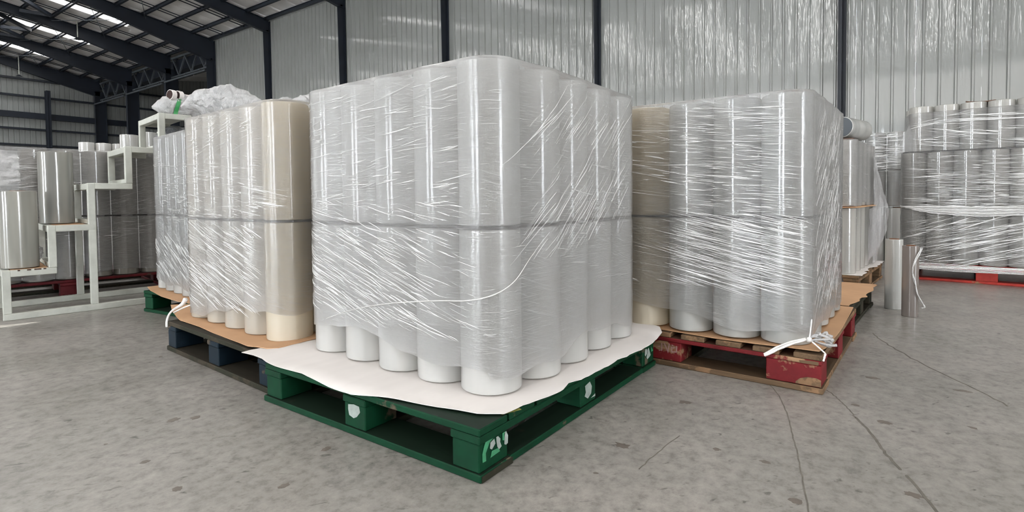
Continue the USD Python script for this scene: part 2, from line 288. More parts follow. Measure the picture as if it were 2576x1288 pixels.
floor = thing('floor', None, None, kind='structure')
obj('concrete_slab', box(LX - 4, 26, Y0 - 6, YG + 1, -0.2, 0.0), FLOOR, floor)
def decal(pts, w, name, m, z=0.0006):
    p = shapely.LineString(pts).buffer(w / 2, cap_style=1) if w else Polygon(pts)
    obj(name, prism(list(p.exterior.coords)[:-1], 0.00005, z), m, floor)
def wig(pts, k, a):
    q = spline([(x, y, 0) for x, y in pts], k)[:, :2]; return q + RNG.normal(0, a, q.shape)
decal(wig([(1.22, -.47), (1.087, -.528), (.893, -.587), (.74, -.625), (.631, -.652), (.533, -.674), (.43, -.698), (.352, -.714), (.2, -.745)], 40, .0012), .004, 'floor_crack', STAIN_DARK)
decal(wig([(1.288, -.655), (1.175, -.714), (1.048, -.763)], 20, .0012), .004, 'floor_crack', STAIN_DARK)
decal(wig([(1.048, -.763), (.951, -.805), (.806, -.852), (.714, -.888)], 24, .0015), .008, 'floor_crack', STAIN_DARK)
decal(wig([(.681, -.903), (.61, -.93), (.517, -.96), (.40, -1.0)], 20, .0012), .0075, 'floor_crack', STAIN_DARK)
decal(wig([(.578, -.329), (.446, -.315), (.311, -.309)], 16, .001), .003, 'floor_crack', STAIN_DARK)
decal(wig([(2.4, -.75), (1.84, -.982), (1.677, -1.076), (1.568, -1.141), (1.461, -1.185)], 30, .003), .006, 'floor_crack', STAIN_DARK)
for (x, y, a, b) in [(.414, -.211, .016, .02), (.862, -.252, .014, .02), (1.548, -.789, .014, .024), (1.564, -1.074, .012, .026), (1.057, -.843, .014, .02), (.549, -.581, .009, .013), (.381, -.683, .012, .016), (.577, -.915, .014, .02),
                     (1.175, -.754, .01, .014), (.55, -.449, .008, .011), (-.275, 1.121, .02, .016), (-.222, 1.08, .016, .014), (-.468, .63, .012, .012), (-.109, .505, .014, .012), (-.3, .416, .014, .01), (-.457, .865, .012, .01)]:
    t = np.linspace(0, 2 * math.pi, 18)[:-1]; r = 1 + RNG.normal(0, .16, 17)
    decal(np.stack([x + a * r * np.cos(t), y + b * r * np.sin(t)], 1), 0, 'floor_stain', STAIN)
for _ in range(26):
    x, y = RNG.uniform(-.5, 2.6), RNG.uniform(-1.6, 3.2)
    t = np.linspace(0, 2 * math.pi, 12)[:-1]; r = 1 + RNG.normal(0, .22, 11); a = RNG.uniform(.004, .009)
    decal(np.stack([x + a * r * np.cos(t), y + a * 1.3 * r * np.sin(t)], 1), 0, 'floor_stain', STAIN)
decal([(-.60, 3.60), (-.62, 3.50), (-.265, 3.46), (-.17, 3.445), (-.07, 3.455), (-.10, 3.49), (-.2, 3.52), (-.243, 3.545)], 0, 'floor_line', LINE_WHITE)

def ribbed(width, h, n=4, rib=0.030, rise=0.028, th=0.004):
    """Trapezoidal steel sheet standing in the x = 0 plane, running along +y, ribs towards -x."""
    p = width / n; prof = []
    for i in range(n):
        c = (i + 0.5) * p
        prof += [(0, c - p / 2 + 1e-4), (0, c - rib), (-rise, c - rib * .45), (-rise, c + rib * .45), (0, c + rib)]
    prof.append((0, width - 1e-4)); prof = np.array(prof)
    out = np.vstack([prof, (prof + (th, 0))[::-1]])
    t = trimesh.creation.extrude_polygon(Polygon(out), h, engine='earcut'); return t
sheet = ribbed(1.0, 1.0)
def scaled(m, s, tr):
    m = m.copy(); m.apply_scale(s); m.apply_translation(tr); return m
wall_r = thing('wall_right', None, None, kind='structure')
y = YE
while y > Y0:
    obj('wall_sheet', scaled(sheet, (1, 1, EAVE - .02), (WX + .03, y - 1.0, 0)), WALL, wall_r); y -= 1.0
obj('eave_trim', box(WX - .06, WX + .02, Y0, YE, EAVE - .16, EAVE - .04), WALL, wall_r)
# the far gable, its sheets behind the girts
wall_b = thing('wall_back', None, None, kind='structure')
x = 25.0
while x > LX:
    x0 = x - 1.0; zt = roof_z((x + x0) / 2) + .12 if x <= WX else 11.0
    g = ribbed(1.0, zt); g.apply_transform(trimesh.transformations.rotation_matrix(-math.pi / 2, (0, 0, 1))); g.apply_translation((x0, YG + .25, 0))
    obj('wall_sheet', g, GABLE, wall_b); x -= 1.0
# left long wall and front wall, out of frame: each with tall open doorways
wall_l = thing('wall_left', None, None, kind='structure')
def run(parent, a, b, doors, axis, at, m):
    z1 = EAVE + .1
    cur = a
    for d0, d1, h in doors + [(b, b, 0)]:
        if d0 > cur:
            s = box(at - .05, at + .05, cur, d0, 0, z1) if axis == 'y' else box(cur, d0, at - .05, at + .05, 0, z1 + 2.3)
            obj('wall_sheet', s, m, parent)
        if d1 > d0:
            s = box(at - .05, at + .05, d0, d1, h, z1) if axis == 'y' else box(d0, d1, at - .05, at + .05, h, z1 + 2.3)
            obj('wall_sheet', s, m, parent)
        cur = d1
run(wall_l, Y0, YG, [(.8, 3.4, 4.5), (6.6, 9.8, 4.5), (30, 34, 4.5)], 'y', LX, PALE)
wall_f = thing('wall_front', None, None, kind='structure')
run(wall_f, LX, WX, [(-4.2, -.9, 4.5)], 'x', Y0, PALE)
FILL_MAT = mat('added_fill_glow', {'e': ('emission', {'color': (1.0, 0.97, 0.92), 'strength': FILL_GLOW})}, [], 'e.emission')  # glowing fill panels added on unseen walls to brighten the viewer side
fill1 = thing('window_1', None, None, kind='structure')
for k in range(10): obj('translucent_pane', box(LX + .06, LX + .08, Y0 + 1 + 6 * k, Y0 + 6.6 + 6 * k, 5.3, 8.3), FILL_MAT, fill1)
fill2 = thing('window_2', None, None, kind='structure')
for k in range(5): obj('translucent_pane', box(LX + 1 + 5.9 * k, LX + 6.5 + 5.9 * k, Y0 + .06, Y0 + .08, 5.3, 8.3), FILL_MAT, fill2)
wall_n = thing('wall_side', None, None, kind='structure')
obj('wall_sheet', box(25, 25.1, YE - 8, YG + .5, 0, 11.0), GABLE, wall_n); obj('wall_sheet', box(WX + .1, 25, YE - .2, YE - .1, 0, 11.0), GABLE, wall_n)

ceiling = thing('ceiling', None, None, kind='structure')
def roof_sheet(xa, xb, ya, yb, m, name='roof_sheet', th=0.05):
    za, zb = roof_z(xa), roof_z(xb)
    V, F = [], []
    prof = [(ya, 0), (ya + .03, -.035), (ya + .06, 0), (yb - .06, 0), (yb - .03, -.035), (yb, 0)] if name == 'roof_sheet' else [(ya, 0), (yb, 0)]
    n = len(prof)
    for xx, zz in ((xa, za), (xb, zb)):
        V += [(xx, py, zz + pz) for py, pz in prof] + [(xx, yb, zz + th), (xx, ya, zz + th)]
    k = n + 2
    for i in range(k):
        j = (i + 1) % k; F += [(i, j, k + j), (i, k + j, k + i)]
    obj(name, trimesh.Trimesh(np.array(V, float), np.array(F), process=False), m, ceiling)
for a, b in zip(FRAMES[:-1], FRAMES[1:]):
    L = b - a; b = b + (.5 if b == YG else 0); s0, s1 = a + L * .44, a + L * .565
    for xe, xs in ((WX, 9.65 if a > 26 else 7.6), (LX, -14.85)):
        cuts = [a, a + L * .22, s0, s1, a + L * .78, b]
        for i in range(5):
            if i != 2: roof_sheet(xe, RIDGE, cuts[i], cuts[i + 1], ROOF)
            else:
                roof_sheet(xe, xs, s0, s1, ROOF); roof_sheet(xs, RIDGE + (1.0 if xe > 0 else -1.0), s0, s1, SKYL, 'skylight_sheet')
                roof_sheet(RIDGE + (1.0 if xe > 0 else -1.0), RIDGE, s0, s1, ROOF)
# roof of the neighbouring nave beyond the open bays
for a, b in zip(FRAMES[9:-1], FRAMES[10:]):
    b = b + (.5 if b == YG else 0)
    V = np.array([(WX, a, EAVE), (25, a, 10.6), (25, b, 10.6), (WX, b, EAVE)], float); t = trimesh.Trimesh(np.vstack([V, V + (0, 0, .05)]), [(0, 2, 1), (0, 3, 2), (4, 5, 6), (4, 6, 7), (0, 1, 5), (0, 5, 4), (2, 3, 7), (2, 7, 6), (1, 2, 6), (1, 6, 5), (3, 0, 4), (3, 4, 7)])
    obj('roof_sheet', t, ROOF, ceiling)

# portal frames
ORD = ['first', 'second', 'third', 'fourth', 'fifth', 'sixth', 'seventh', 'eighth', 'ninth']
def i_web(pts_top, pts_bot, yc, w, tf=.025):
    """I-section member in the plane y = yc between two outlines (x, z): web and two flanges."""
    ms = []
    for (t0, t1, b0, b1) in zip(pts_top[:-1], pts_top[1:], pts_bot[:-1], pts_bot[1:]):
        V = []
        for dy in (-.008, .008): V += [(t0[0], yc + dy, t0[1]), (t1[0], yc + dy, t1[1]), (b1[0], yc + dy, b1[1]), (b0[0], yc + dy, b0[1])]
        ms.append(trimesh.convex.convex_hull(np.array(V)))
        for p, q in ((t0, t1), (b0, b1)): ms.append(bar((p[0], yc, p[1]), (q[0], yc, q[1]), w, tf, up=(0, 1, 0)) if abs(q[0] - p[0]) < .3 * abs(q[1] - p[1]) else bar((p[0], yc, p[1]), (q[0], yc, q[1]), w, tf))
    return cat(*ms)
frame_text = {0.27: 'nearest the far right pallets', 5.94: 'right of the front stack', 11.44: 'behind the tall front stack', 16.77: 'left of the front stack', 21.97: 'one bay nearer than the wall end', 26.95: 'at the far end of the ribbed side wall',
              31.80: 'first beyond the end of the side wall', 37.05: 'next to last before the far gable', 42.30: 'against the far gable wall'}
for yf in FRAMES[2:]:
    lab = f'dark navy steel portal frame {frame_text[yf]}' if yf in frame_text else 'dark navy steel portal frame overhead behind the viewpoint'
    fr = thing('portal_frame', lab, 'steel frame', (0, yf, 0), group=None if yf in frame_text else 'portal frames behind the viewpoint')
    deep = yf > 26
    dpt = (lambda x: min(1.05, .38 + .125 * max(0, x - 6.96))) if deep else (lambda x: .40 + .16 * max(0, (x - 9) / 3.4))
    xin = WX - (.30 if deep else .24)
    xs = [WX, xin, 10.6, 9.0, 7.0, 3.0, RIDGE]
    top = [(x, roof_z(x) - .14) for x in xs]; bot = [(x, roof_z(x) - .14 - dpt(x)) for x in xs]
    bot[0] = (WX, bot[1][1])
    obj('rafter', i_web(top, bot, 0, .16 if not deep else .22), STEEL_DARK, fr)
    xs2 = [RIDGE, -8.0, -14.0, LX + .3]
    obj('rafter', i_web([(x, roof_z(x) - .14) for x in xs2], [(x, roof_z(x) - .58) for x in xs2], 0, .16), STEEL_DARK, fr)
    if yf > 27:
        obj('column', cat(box(WX - .30, WX + .30, -.008, .008, 0, bot[1][1] + .3), box(WX - .32, WX - .295, -.11, .11, 0, bot[1][1] + .2), box(WX + .295, WX + .32, -.11, .11, 0, EAVE - .2)), STEEL_DARK, fr)
    else:
        w = .075 if not deep else .11
        zb = bot[1][1]; V = []
        ms = [box(WX - .02, WX, -w, w, 0, EAVE - .1), i_web([(WX, 0), (WX, zb + .1)], [(WX - .12, 0), (xin, zb + .1)], 0, 2 * w)]
        obj('column', cat(*ms), STEEL_DARK, fr)
    obj('column', box(LX + .06, LX + .30, -.09, .09, 0, EAVE - .3), STEEL_DARK, fr)
# purlins along the visible roof slope
px = [12.24, 11.40, 10.36, 9.33, 8.32, 7.30, 6.28, 5.26, 4.24, 3.22, 2.2, 1.18, .16, -.86, -1.88]
pl = ['first purlin up from the right eave'] + [f'{o} purlin up from the right eave' for o in ORD[1:]]
for i, x in enumerate(px):
    lab = f'long dark steel roof purlin, {ORD[i]} up from the side wall' if i < 9 else 'long dark steel roof purlin high towards the ridge'
    z = roof_z(x) - .03
    obj('purlin', cat(box(x - .012, x + .012, Y0, YG, z - .16, z - .02), box(x - .05, x + .05, Y0, YG, z - .035, z - .02), box(x - .05, x + .05, Y0, YG, z - .165, z - .15)), STEEL_DARK, None, label=lab, cat='purlin', group=None if i < 9 else 'purlins high towards the ridge')
# pairs of thin service cables crossing each bay under the roof, and bracing
for k, (a, b) in enumerate(zip(FRAMES[8:-1], FRAMES[9:])):
    L = b - a; bay = ['nearest visible roof bay', 'roof bay at the side wall end', 'third roof bay from the front', 'farthest roof bay before the gable'][k]
    for j, f in enumerate((.30, .70)):
        y = a + L * f
        obj('sag_rod', cat(*[tube([(WX - .1, y + d, roof_z(WX) - .10), (RIDGE, y + d, roof_z(RIDGE) - .10)], .022, 5) for d in (0, .28)]), STEEL_DARK, None, label=f'pair of dark sag rods, {("nearer", "farther")[j]} pair in the {bay}', cat='sag rods')
    obj('brace_rod', cat(tube([(9.4, a + .1, roof_z(9.4) - .3), (7.3, b - .1, roof_z(7.3) - .3)], .014, 5), tube([(7.3, a + .1, roof_z(7.3) - .3), (9.4, b - .1, roof_z(9.4) - .3)], .014, 5)), STEEL_GREY, None, label=f'thin crossed brace rods in the {bay}', cat='brace rods')
    if k < 3:
        A, B, C = (((5.2, 29.2), (7.02, 30.75), (6.15, 31.5)), ((5.2, 32.6), (7.1, 34.2), (6.25, 35.1)), ((5.4, 34.8), (7.24, 36.0), (6.4, 36.6)))[k]
        zr = lambda x: roof_z(x) - .36
        fb = thing('roof_brace', f'dark V-shaped roof bracing high near the left edge, {("nearest", "middle", "farthest")[k]} of three', 'brace')
        obj('brace_arm', bar((*A, zr(A[0])), (*B, zr(B[0])), .14, .14), STEEL_DARK, fb)
        obj('brace_arm', bar((*C, zr(C[0])), (*B, zr(B[0])), .14, .14), STEEL_DARK, fb)
# lattice trusses carrying the valley beyond the wall end
for k, (a, b) in enumerate(zip(FRAMES[9:-1], FRAMES[10:])):
    t = thing('lattice_truss', f'dark lattice valley truss in the {("nearest", "middle", "farthest")[k]} open bay past the side wall', 'truss')
    zt, zb = EAVE - .36, 7.42 - .03 * k
    obj('top_chord', box(WX - .05, WX + .05, a + .14, b - .14, zt, zt + .10), STEEL_GREY, t)
    obj('bottom_chord', box(WX - .05, WX + .05, a + .14, b - .14, zb - .08, zb), STEEL_GREY, t)
    n = 6; ys = np.linspace(a + .3, b - .3, n + 1)
    for i in range(n):
        p, q = ((WX, ys[i], zt), (WX, ys[i + 1], zb)) if i % 2 == 0 else ((WX, ys[i], zb), (WX, ys[i + 1], zt))
        obj('web_member', bar(p, q, .07, .07, up=(1, 0, 0)), STEEL_GREY, t)
    obj('runway_rail', box(WX - .42, WX - .34, a + .14, b - .14, 7.05 - .04 * k, 7.12 - .04 * k), STEEL_GREY, t)
    for i in range(3): obj('rail_tie', bar((WX - .32, a + (i + .5) * 1.6, 7.08 - .04 * k), (WX, a + (i + .5) * 1.6 + .7, zb), .045, .045), STEEL_GREY, t)
    obj('valley_beam', box(WX + .2, WX + 1.2, a + .14, b - .14, 7.75, 8.35), STEEL_DARK, t)
# gable post and girts
for x, lab in ((9.65, 'slim dark post standing against the far gable wall'), (1.5, 'dark gable post out past the left edge')):
    obj('gable_post', cat(box(x - .12, x + .12, YG - .30, YG - .28, 0, roof_z(x) - 1.6), box(x - .01, x + .01, YG - .3, YG - .05, 0, roof_z(x) - 1.6), box(x - .12, x + .12, YG - .07, YG - .05, 0, roof_z(x) - 1.6)), STEEL_DARK, None, label=lab, cat='post')
for z, h, lab in ((8.12, .12, 'topmost'), (7.10, .12, 'second highest'), (5.95, .36, 'thickest, middle'), (5.12, .12, 'thin one below the thick'), (4.15, .12, 'lowest visible'), (2.6, .12, 'low one hidden by stacks')):
    obj('wall_girt', cat(box(LX, 24.9, YG + .02, YG + .20, z - h / 2, z + h / 2), box(LX, 24.9, YG - .02, YG + .02, z - h / 2, z - h / 2 + .02)), STEEL_DARK, None, label=f'dark horizontal steel girt on the far gable wall, {lab}', cat='girt')
for (x, y, z0, z1, lab) in ((8.24, 31.556, 8.505, 9.36, 'nearer'), (8.235, 41.6, 8.10, 9.36, 'farther')):
    hl = thing('pendant_lamp', f'small unlit lamp on a thin white drop rod, {lab} of the two', 'pendant lamp', (x, y, 0))
    obj('drop_rod', tube([(0, 0, z0 + .05), (0, 0, z1)], .022, 6), WHITE_PAINT, hl)
    obj('lamp_head', cat(trimesh.creation.cone(.16, .12, sections=16, transform=trimesh.transformations.translation_matrix((0, 0, z0)))), STEEL_DARK, hl)

# ------------------------------------------------------------------ pallets
def pallet(label, loc, rotz, LXp, LYp, H, paint, deck_dir, bx, by, n_deck, gap, deck_paint=None, bottom_paint=None, t=(.0218, .0225, .021), group=None, by_w=None, bx_w=None):
    """Nine-block pallet. deck_dir: axis the deck boards run along; bx, by: (start, end) of the three block rows."""
    tb, ts, td = t; dp = deck_paint or paint; bp = bottom_paint or paint
    p = thing('pallet', label, 'pallet', loc, rotz, group)
    zb0, zb1 = tb, H - ts - td
    oth = {'x': 'y', 'y': 'x'}
    def board(nm, x0, x1, y0, y1, z0, z1, pt, ax, b=.003):
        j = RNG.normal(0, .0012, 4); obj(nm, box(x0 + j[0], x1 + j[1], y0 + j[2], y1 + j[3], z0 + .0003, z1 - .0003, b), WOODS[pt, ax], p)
    for i, (a, b) in enumerate(bx):
        for j, (c, d) in enumerate(by): board('block', a + .004, b - .004, c + .004, d - .004, zb0, zb1, paint, 'y', .003)
    rows = bx if oth[deck_dir] == 'y' else by
    for (a, b) in rows if False else (bx if deck_dir == 'x' else by):
        if deck_dir == 'x': board('stringer_board', a, b, 0, LYp, zb1, zb1 + ts, paint, 'y')
        else: board('stringer_board', 0, LXp, a, b, zb1, zb1 + ts, paint, 'x')
    W = LXp if deck_dir == 'y' else LYp
    w = (W - gap * (n_deck - 1)) / n_deck
    for i in range(n_deck):
        a = i * (w + gap)
        if deck_dir == 'y': board('deck_board', a, a + w, 0, LYp, H - td, H, dp, 'y')
        else: board('deck_board', 0, LXp, a, a + w, H - td, H, dp, 'x')
    for (a, b) in (bx[0], bx[2]): board('bottom_board', a - .002, b + .002, -.004, LYp + .004, 0, tb, bp, 'y')
    for (a, b) in by: board('bottom_board', bx[0][1] + .003, bx[2][0] - .003, a, b, 0, tb * .98, bp if b < LYp * .3 else 'dirty_shaded', 'x')  # inner boards coloured dark to paint the shade under the deck
    return p

def patch(parent, pts, plane, m, at=0.0, th=.0007):
    """A flat brushed paint mark on a vertical face: pts are (along, z)."""
    t = prism(pts, 0, th); v = t.vertices.copy()
    t.vertices = np.stack([v[:, 0], at - v[:, 2], v[:, 1]], 1) if plane == 'y' else np.stack([at - v[:, 2], v[:, 0], v[:, 1]], 1)
    t.fix_normals(); obj('paint_mark', t, m, parent, label='brushed paint mark')

p1 = pallet('green painted block pallet at the front under white paper', (0, 0, 0), 0, 1.222, 1.028, .1425, 'green', 'y', [(0, .135), (.544, .665), (1.088, 1.222)], [(0, .1035), (.457, .566), (.927, 1.028)], 9, .012)
o = -.0005
for pts, m in (([[.03, .1023], [.0616, .0979], [.0463, .092], [.0294, .0693], [.0306, .0479], [.016, .0487], [.0148, .0709], [.0232, .0903]], PAINT_MINT), ([[.0559, .0652], [.0834, .0631], [.0919, .0512], [.0489, .049]], PAINT_MINT), ([[.1033, .0965], [.1158, .0975], [.1118, .0739], [.1036, .0769]], PAINT_MINT),
               ([[.0497, .0907], [.0667, .0949], [.0715, .0804], [.056, .0694], [.0477, .0747]], PAINT_WHITE), ([[.0753, .096], [.0839, .096], [.0942, .0847], [.0923, .0768], [.0991, .0624], [.0867, .0575], [.08, .0676], [.0767, .0806]], PAINT_WHITE),
               ([[.112, .0935], [.1204, .097], [.1294, .0817], [.1282, .0604], [.1197, .0585], [.1124, .0624]], PAINT_WHITE), ([[.5805, .0901], [.6161, .0965], [.631, .0755], [.6247, .0515], [.6006, .0403], [.5772, .0545], [.5861, .0659]], PAINT_WHITE), ([[.6245, .0357], [.6555, .0423], [.6564, .0331]], PAINT_WHITE),
               ([[1.1151, .0926], [1.1304, .0932], [1.1397, .0832], [1.1365, .0695], [1.1196, .0628], [1.112, .0695]], PAINT_WHITE), ([[1.1428, .0873], [1.1552, .0916], [1.1772, .0548], [1.1614, .049], [1.1395, .0447], [1.1303, .0554], [1.1427, .0704]], PAINT_WHITE), ([[1.1805, .0919], [1.1836, .0667], [1.2061, .0675]], PAINT_MINT)):
    patch(p1, pts, 'y', m, at=.0035)
patch(p1, [(.002, .002), (.139, .002), (.139, .0195), (.002, .0195)], 'y', WOODS['dirty_shaded', 'x'], at=-.0055)
patch(p1, [[.5438, .0921], [.5159, .0975], [.4906, .0955], [.4858, .0778], [.5025, .0598], [.5173, .0528], [.5393, .0584], [.5443, .0764]], 'x', PAINT_WHITE, at=.0035)

p2 = pallet('worn red and bare wood pallet at right with tied film', (1.22, -.646, 0), -2.0, 1.06, 1.27, .1465, 'red', 'x', [(0, .14), (.46, .60), (.92, 1.06)], [(0, .20), (.535, .74), (1.07, 1.27)], 9, .048, deck_paint='raw', bottom_paint='raw', t=(.0225, .0175, .022))
def stroke(pts, w):
    return list(shapely.LineString(pts).buffer(w / 2, cap_style=2, join_style=2).exterior.coords)[:-1]
for s, w in (([(-.0206, .0959), (-.0212, .0603)], .0035), ([(-.0022, .077), (-.0136, .08)], .0035), ([(-.0073, .0605), (-.0206, .0639)], .0035), ([(-.0319, .0976), (-.0493, .0611), (-.0555, .0987)], .0040), ([(-.0667, .0956), (-.0716, .0902)], .004), ([(-.0648, .0867), (-.0667, .0639), (-.0875, .0661)], .0042), ([(-.0875, .0927), (-.0881, .065)], .0042), ([(-.0685, .0825), (-.0796, .0842)], .0036)):
    q = [(y + .646, z) for y, z in s]
    patch(p2, stroke(q, w), 'x', PAINT_PINK, at=.0035)
patch(p2, [(.004, .026), (.004, .052), (.02, .058), (.05, .057), (.075, .048), (.09, .033), (.09, .026)], 'x', WOODS['raw', 'y'], at=.0032)
patch(p2, [(.012, .109), (.075, .1085), (.078, .118), (.04, .1215), (.012, .1215)], 'x', WOODS['raw', 'y'], at=-.001)
p3 = pallet('navy blue painted pallet with worn edges under brown sheet', (.045, 1.065, 0), -3.0, 1.22, 1.03, .1465, 'navy', 'y', [(0, .135), (.544, .665), (1.088, 1.222)], [(0, .1035), (.457, .566), (.927, 1.028)], 9, .012, deck_paint='dirty_shaded', bottom_paint='dirty_shaded')
p4 = pallet('dark green pallet behind the blue one with cardboard sheet', (.545, 2.27, 0), 7.0, 1.1, 1.0, .1425, 'green', 'y', [(0, .13), (.49, .61), (.97, 1.1)], [(0, .1035), (.45, .555), (.90, 1.0)], 7, .02)
p5 = pallet('dark red pallet behind the white step rack', (-.42, 4.36, 0), -9.0, 1.5, 1.1, .150, 'dark_red', 'x', [(0, .14), (.66, .80), (1.36, 1.5)], [(0, .12), (.49, .61), (.98, 1.1)], 7, .05)
p6 = pallet('dark low pallet behind the red one under torn cardboard', (2.36, -.655, 0), -3.5, .92, 1.1, .138, 'dirty_shaded', 'y', [(0, .12), (.40, .52), (.80, .92)], [(0, .10), (.5, .6), (1.0, 1.1)], 7, .02)
p7 = pallet('bare wood slatted pallet under white sheet at right', (3.56, -.615, 0), -5.0, 1.18, 1.1, .150, 'raw', 'y', [(0, .12), (.53, .65), (1.06, 1.18)], [(0, .10), (.5, .6), (1.0, 1.1)], 9, .045)
p8 = pallet('bright red pallet under the tall wrapped far right stack', (4.70, -2.08, 0), -4.0, 1.1, 1.25, .150, 'bright_red', 'x', [(0, .12), (.49, .61), (.98, 1.1)], [(0, .12), (.585, .735), (1.13, 1.25)], 8, .02)

# ------------------------------------------------------------------ sheets on the pallets
def nz(x, y, s, seed): return meshkit.fbm(np.stack([np.asarray(x) * s, np.asarray(y) * s, np.zeros_like(np.asarray(x, float))], -1), 3, seed) - .5
def ss(x, a, b):
    t = np.clip((x - a) / (b - a), 0, 1); return t * t * (3 - 2 * t)
def jag(pts, step, amp, seed):
    """Adds small tears to the outline between successive points."""
    r = np.random.default_rng(seed); out = []
    for p, q in zip(pts[:-1], pts[1:]):
        p, q = np.array(p), np.array(q); n = max(1, int(np.linalg.norm(q - p) / step))
        for i in range(n): out.append(tuple(p + (q - p) * i / n + r.normal(0, amp, 2)))
    return out + [tuple(pts[-1])]
edge1 = [(0.0, 1.19), (.004, 1.11), (-.004, .95), (0.0, .79), (-.014, .62), (-.018, .5), (.018, .33), (.043, .19), (.068, .064), (.112, .002), (.195, -.003)]
edge1b = jag([(.195, -.003), (.338, -.026), (.596, -.030), (.876, -.046), (1.0, -.055), (1.2, -.04)], .05, .004, 3)
sh1 = sheet_mesh(edge1 + edge1b[1:] + [(1.262, -.005), (1.30, .07), (1.315, .16), (1.25, .30), (1.23, 1.19)], .002,
                 lambda x, y: .1450 + .007 * ss(y, 1.0, 1.05) + .006 * np.maximum(0, nz(x, y, 6, 1) + .1) + .0016 * np.sin(x * 46 + 3 * nz(x, y, 3, 4)) ** 2 + .014 * ss(x, 1.12, 1.22) - .010 * ss(-x, -.02, .02) * ss(y, .2, .5) * (1 - ss(y, .8, 1.0)) - .006 * ss(-y, .0, .05) + .004 * np.sin(y * 9 + 1) ** 2 * ss(-x, -.2, 0))
obj('paper_sheet', sh1, PAPER, None, smooth=35, label='large white paper sheet spread under the front stack of rolls', cat='paper sheet')
obj('olive_paper', sheet_mesh([(.115, .012), (.175, -.012), (.185, .012), (.12, .05)], .001, lambda x, y: .1426 + 0 * x), OLIVE, None, label='small olive green paper corner peeking from under the white sheet', cat='paper')
edge3 = [(.20, 2.30), (.165, 2.2), (.130, 2.02), (.118, 1.8), (.098, 1.536), (.062, 1.26), (.078, 1.15), (.11, 1.118), (.18, 1.123), (.27, 1.121), (.6, 1.10), (1.2, 1.07), (1.27, 2.08), (.6, 2.16), (.34, 2.20)]
sh3 = sheet_mesh(edge3, .003, lambda x, y: .1488 + .004 * np.maximum(0, nz(x, y, 6, 5) + .1) + .035 * ss(y, 2.02, 2.3) + .008 * (1 - ss(y, 1.15, 1.3)) + .004 * np.sin(y * 11) * ss(-x, -.16, -.09))
obj('cardboard_sheet', sh3, CARD, None, smooth=35, label='brown cardboard sheet under the cream rolls left of centre', cat='cardboard sheet')
edge2 = jag([(.022, 1.28), (.02, .9), (.03, .6), (.012, .4), (.018, .25), (.018, .01), (.1, .0), (.5, .0), (1.06, .012)], .12, .002, 9)
c2, s2 = math.cos(math.radians(-2)), math.sin(math.radians(-2))
R2 = lambda pts: [(1.22 + c2 * x - s2 * y, -.646 + s2 * x + c2 * y) for x, y in pts]
sh2 = sheet_mesh(R2(edge2 + [(1.07, .3), (1.07, 1.28)]), .003, lambda x, y: .1485 + .008 * (1 - ss(y, -.66, -.35)) * (1 - ss(x, 1.22, 1.5)) + .004 * np.maximum(0, nz(x, y, 6, 8) + .1))
obj('cardboard_sheet', sh2, CARD, None, smooth=35, label='brown cardboard sheet on the worn red pallet at right', cat='cardboard sheet')
sh4 = sheet_mesh([(.49, 3.38), (.44, 3.2), (.39, 2.9), (.36, 2.6), (.37, 2.42), (.44, 2.34), (1.5, 2.36), (1.42, 3.42)], .003, lambda x, y: .1435 + .004 * np.maximum(0, nz(x, y, 6, 12) + .1) + .003 * np.sin(y * 8) * ss(-x, -.48, -.40))
obj('cardboard_sheet', sh4, CARD, None, smooth=35, label='brown cardboard sheet on the dark green pallet behind', cat='cardboard sheet')
e6 = jag([(2.36, -.656), (2.5, -.662), (2.63, -.684), (2.834, -.712), (3.068, -.733), (3.27, -.731)], .05, .008, 21)
sh6 = sheet_mesh(e6 + [(3.26, .40), (2.40, .44)], .003, lambda x, y: .139 + .004 * np.maximum(0, nz(x, y, 5, 14) + .1))
obj('cardboard_sheet', sh6, CARD, None, smooth=35, label='torn edged brown cardboard sheet between red and slatted pallets', cat='cardboard sheet')
e7 = jag([(3.60, -.62), (3.78, -.635), (4.1, -.665), (4.4, -.70), (4.70, -.735)], .07, .012, 22)
sh7 = sheet_mesh(e7 + [(4.75, .40), (3.62, .45)], .002, lambda x, y: .1505 + .004 * np.maximum(0, nz(x, y, 5, 15) + .1))
obj('paper_sheet', sh7, PAPER, None, smooth=35, label='white paper sheet with ragged edge on the slatted wood pallet', cat='paper sheet')

# ------------------------------------------------------------------ film rolls
def roll_mesh(r, L, rc=.040, n=48):
    e = min(.006, r * .08)
    prof = [(rc, .002), (r - e, 0), (r - e * .3, e * .3), (r, e)] + [(r, z) for z in np.linspace(e, L - e, 5)[1:]] + [(r - e * .3, L - e * .3), (r - e, L), (rc, L - .002)]
    prof.append(prof[0])
    t = trimesh.creation.revolve(np.array(prof), sections=n); t.merge_vertices(); return t
def core_mesh(L, rc=.040, th=.005):
    return trimesh.creation.revolve(np.array([(rc - th, 0.0005), (rc, 0.0005), (rc, L + .003), (rc - th, L + .003), (rc - th, 0.0005)]), sections=24)
PROTO = {}
def roll(kind, r, L, m, x, y, z, label, group, rot=None):
    rot = RNG.uniform(0, 360) if rot is None else rot
    if kind not in PROTO:
        t = thing('film_roll', label, 'film roll', (x, y, z), rot, group)
        rc = min(.040, r * .55)
        obj('film_body', roll_mesh(r, L, rc), m, t, smooth=40); obj('core', core_mesh(L, rc), CORE, t, smooth=40)
        PROTO[kind] = t; return t
    return dup(PROTO[kind], 'film_roll', (x, y, z), rot, label, 'film roll', group)
NTH = ['first', 'second', 'third', 'fourth', 'fifth', 'sixth', 'seventh', 'eighth']
def rot2(pts, o, a):
    c, s = math.cos(math.radians(a)), math.sin(math.radians(a)); return [(o[0] + c * x - s * y, o[1] + s * x + c * y) for x, y in pts]

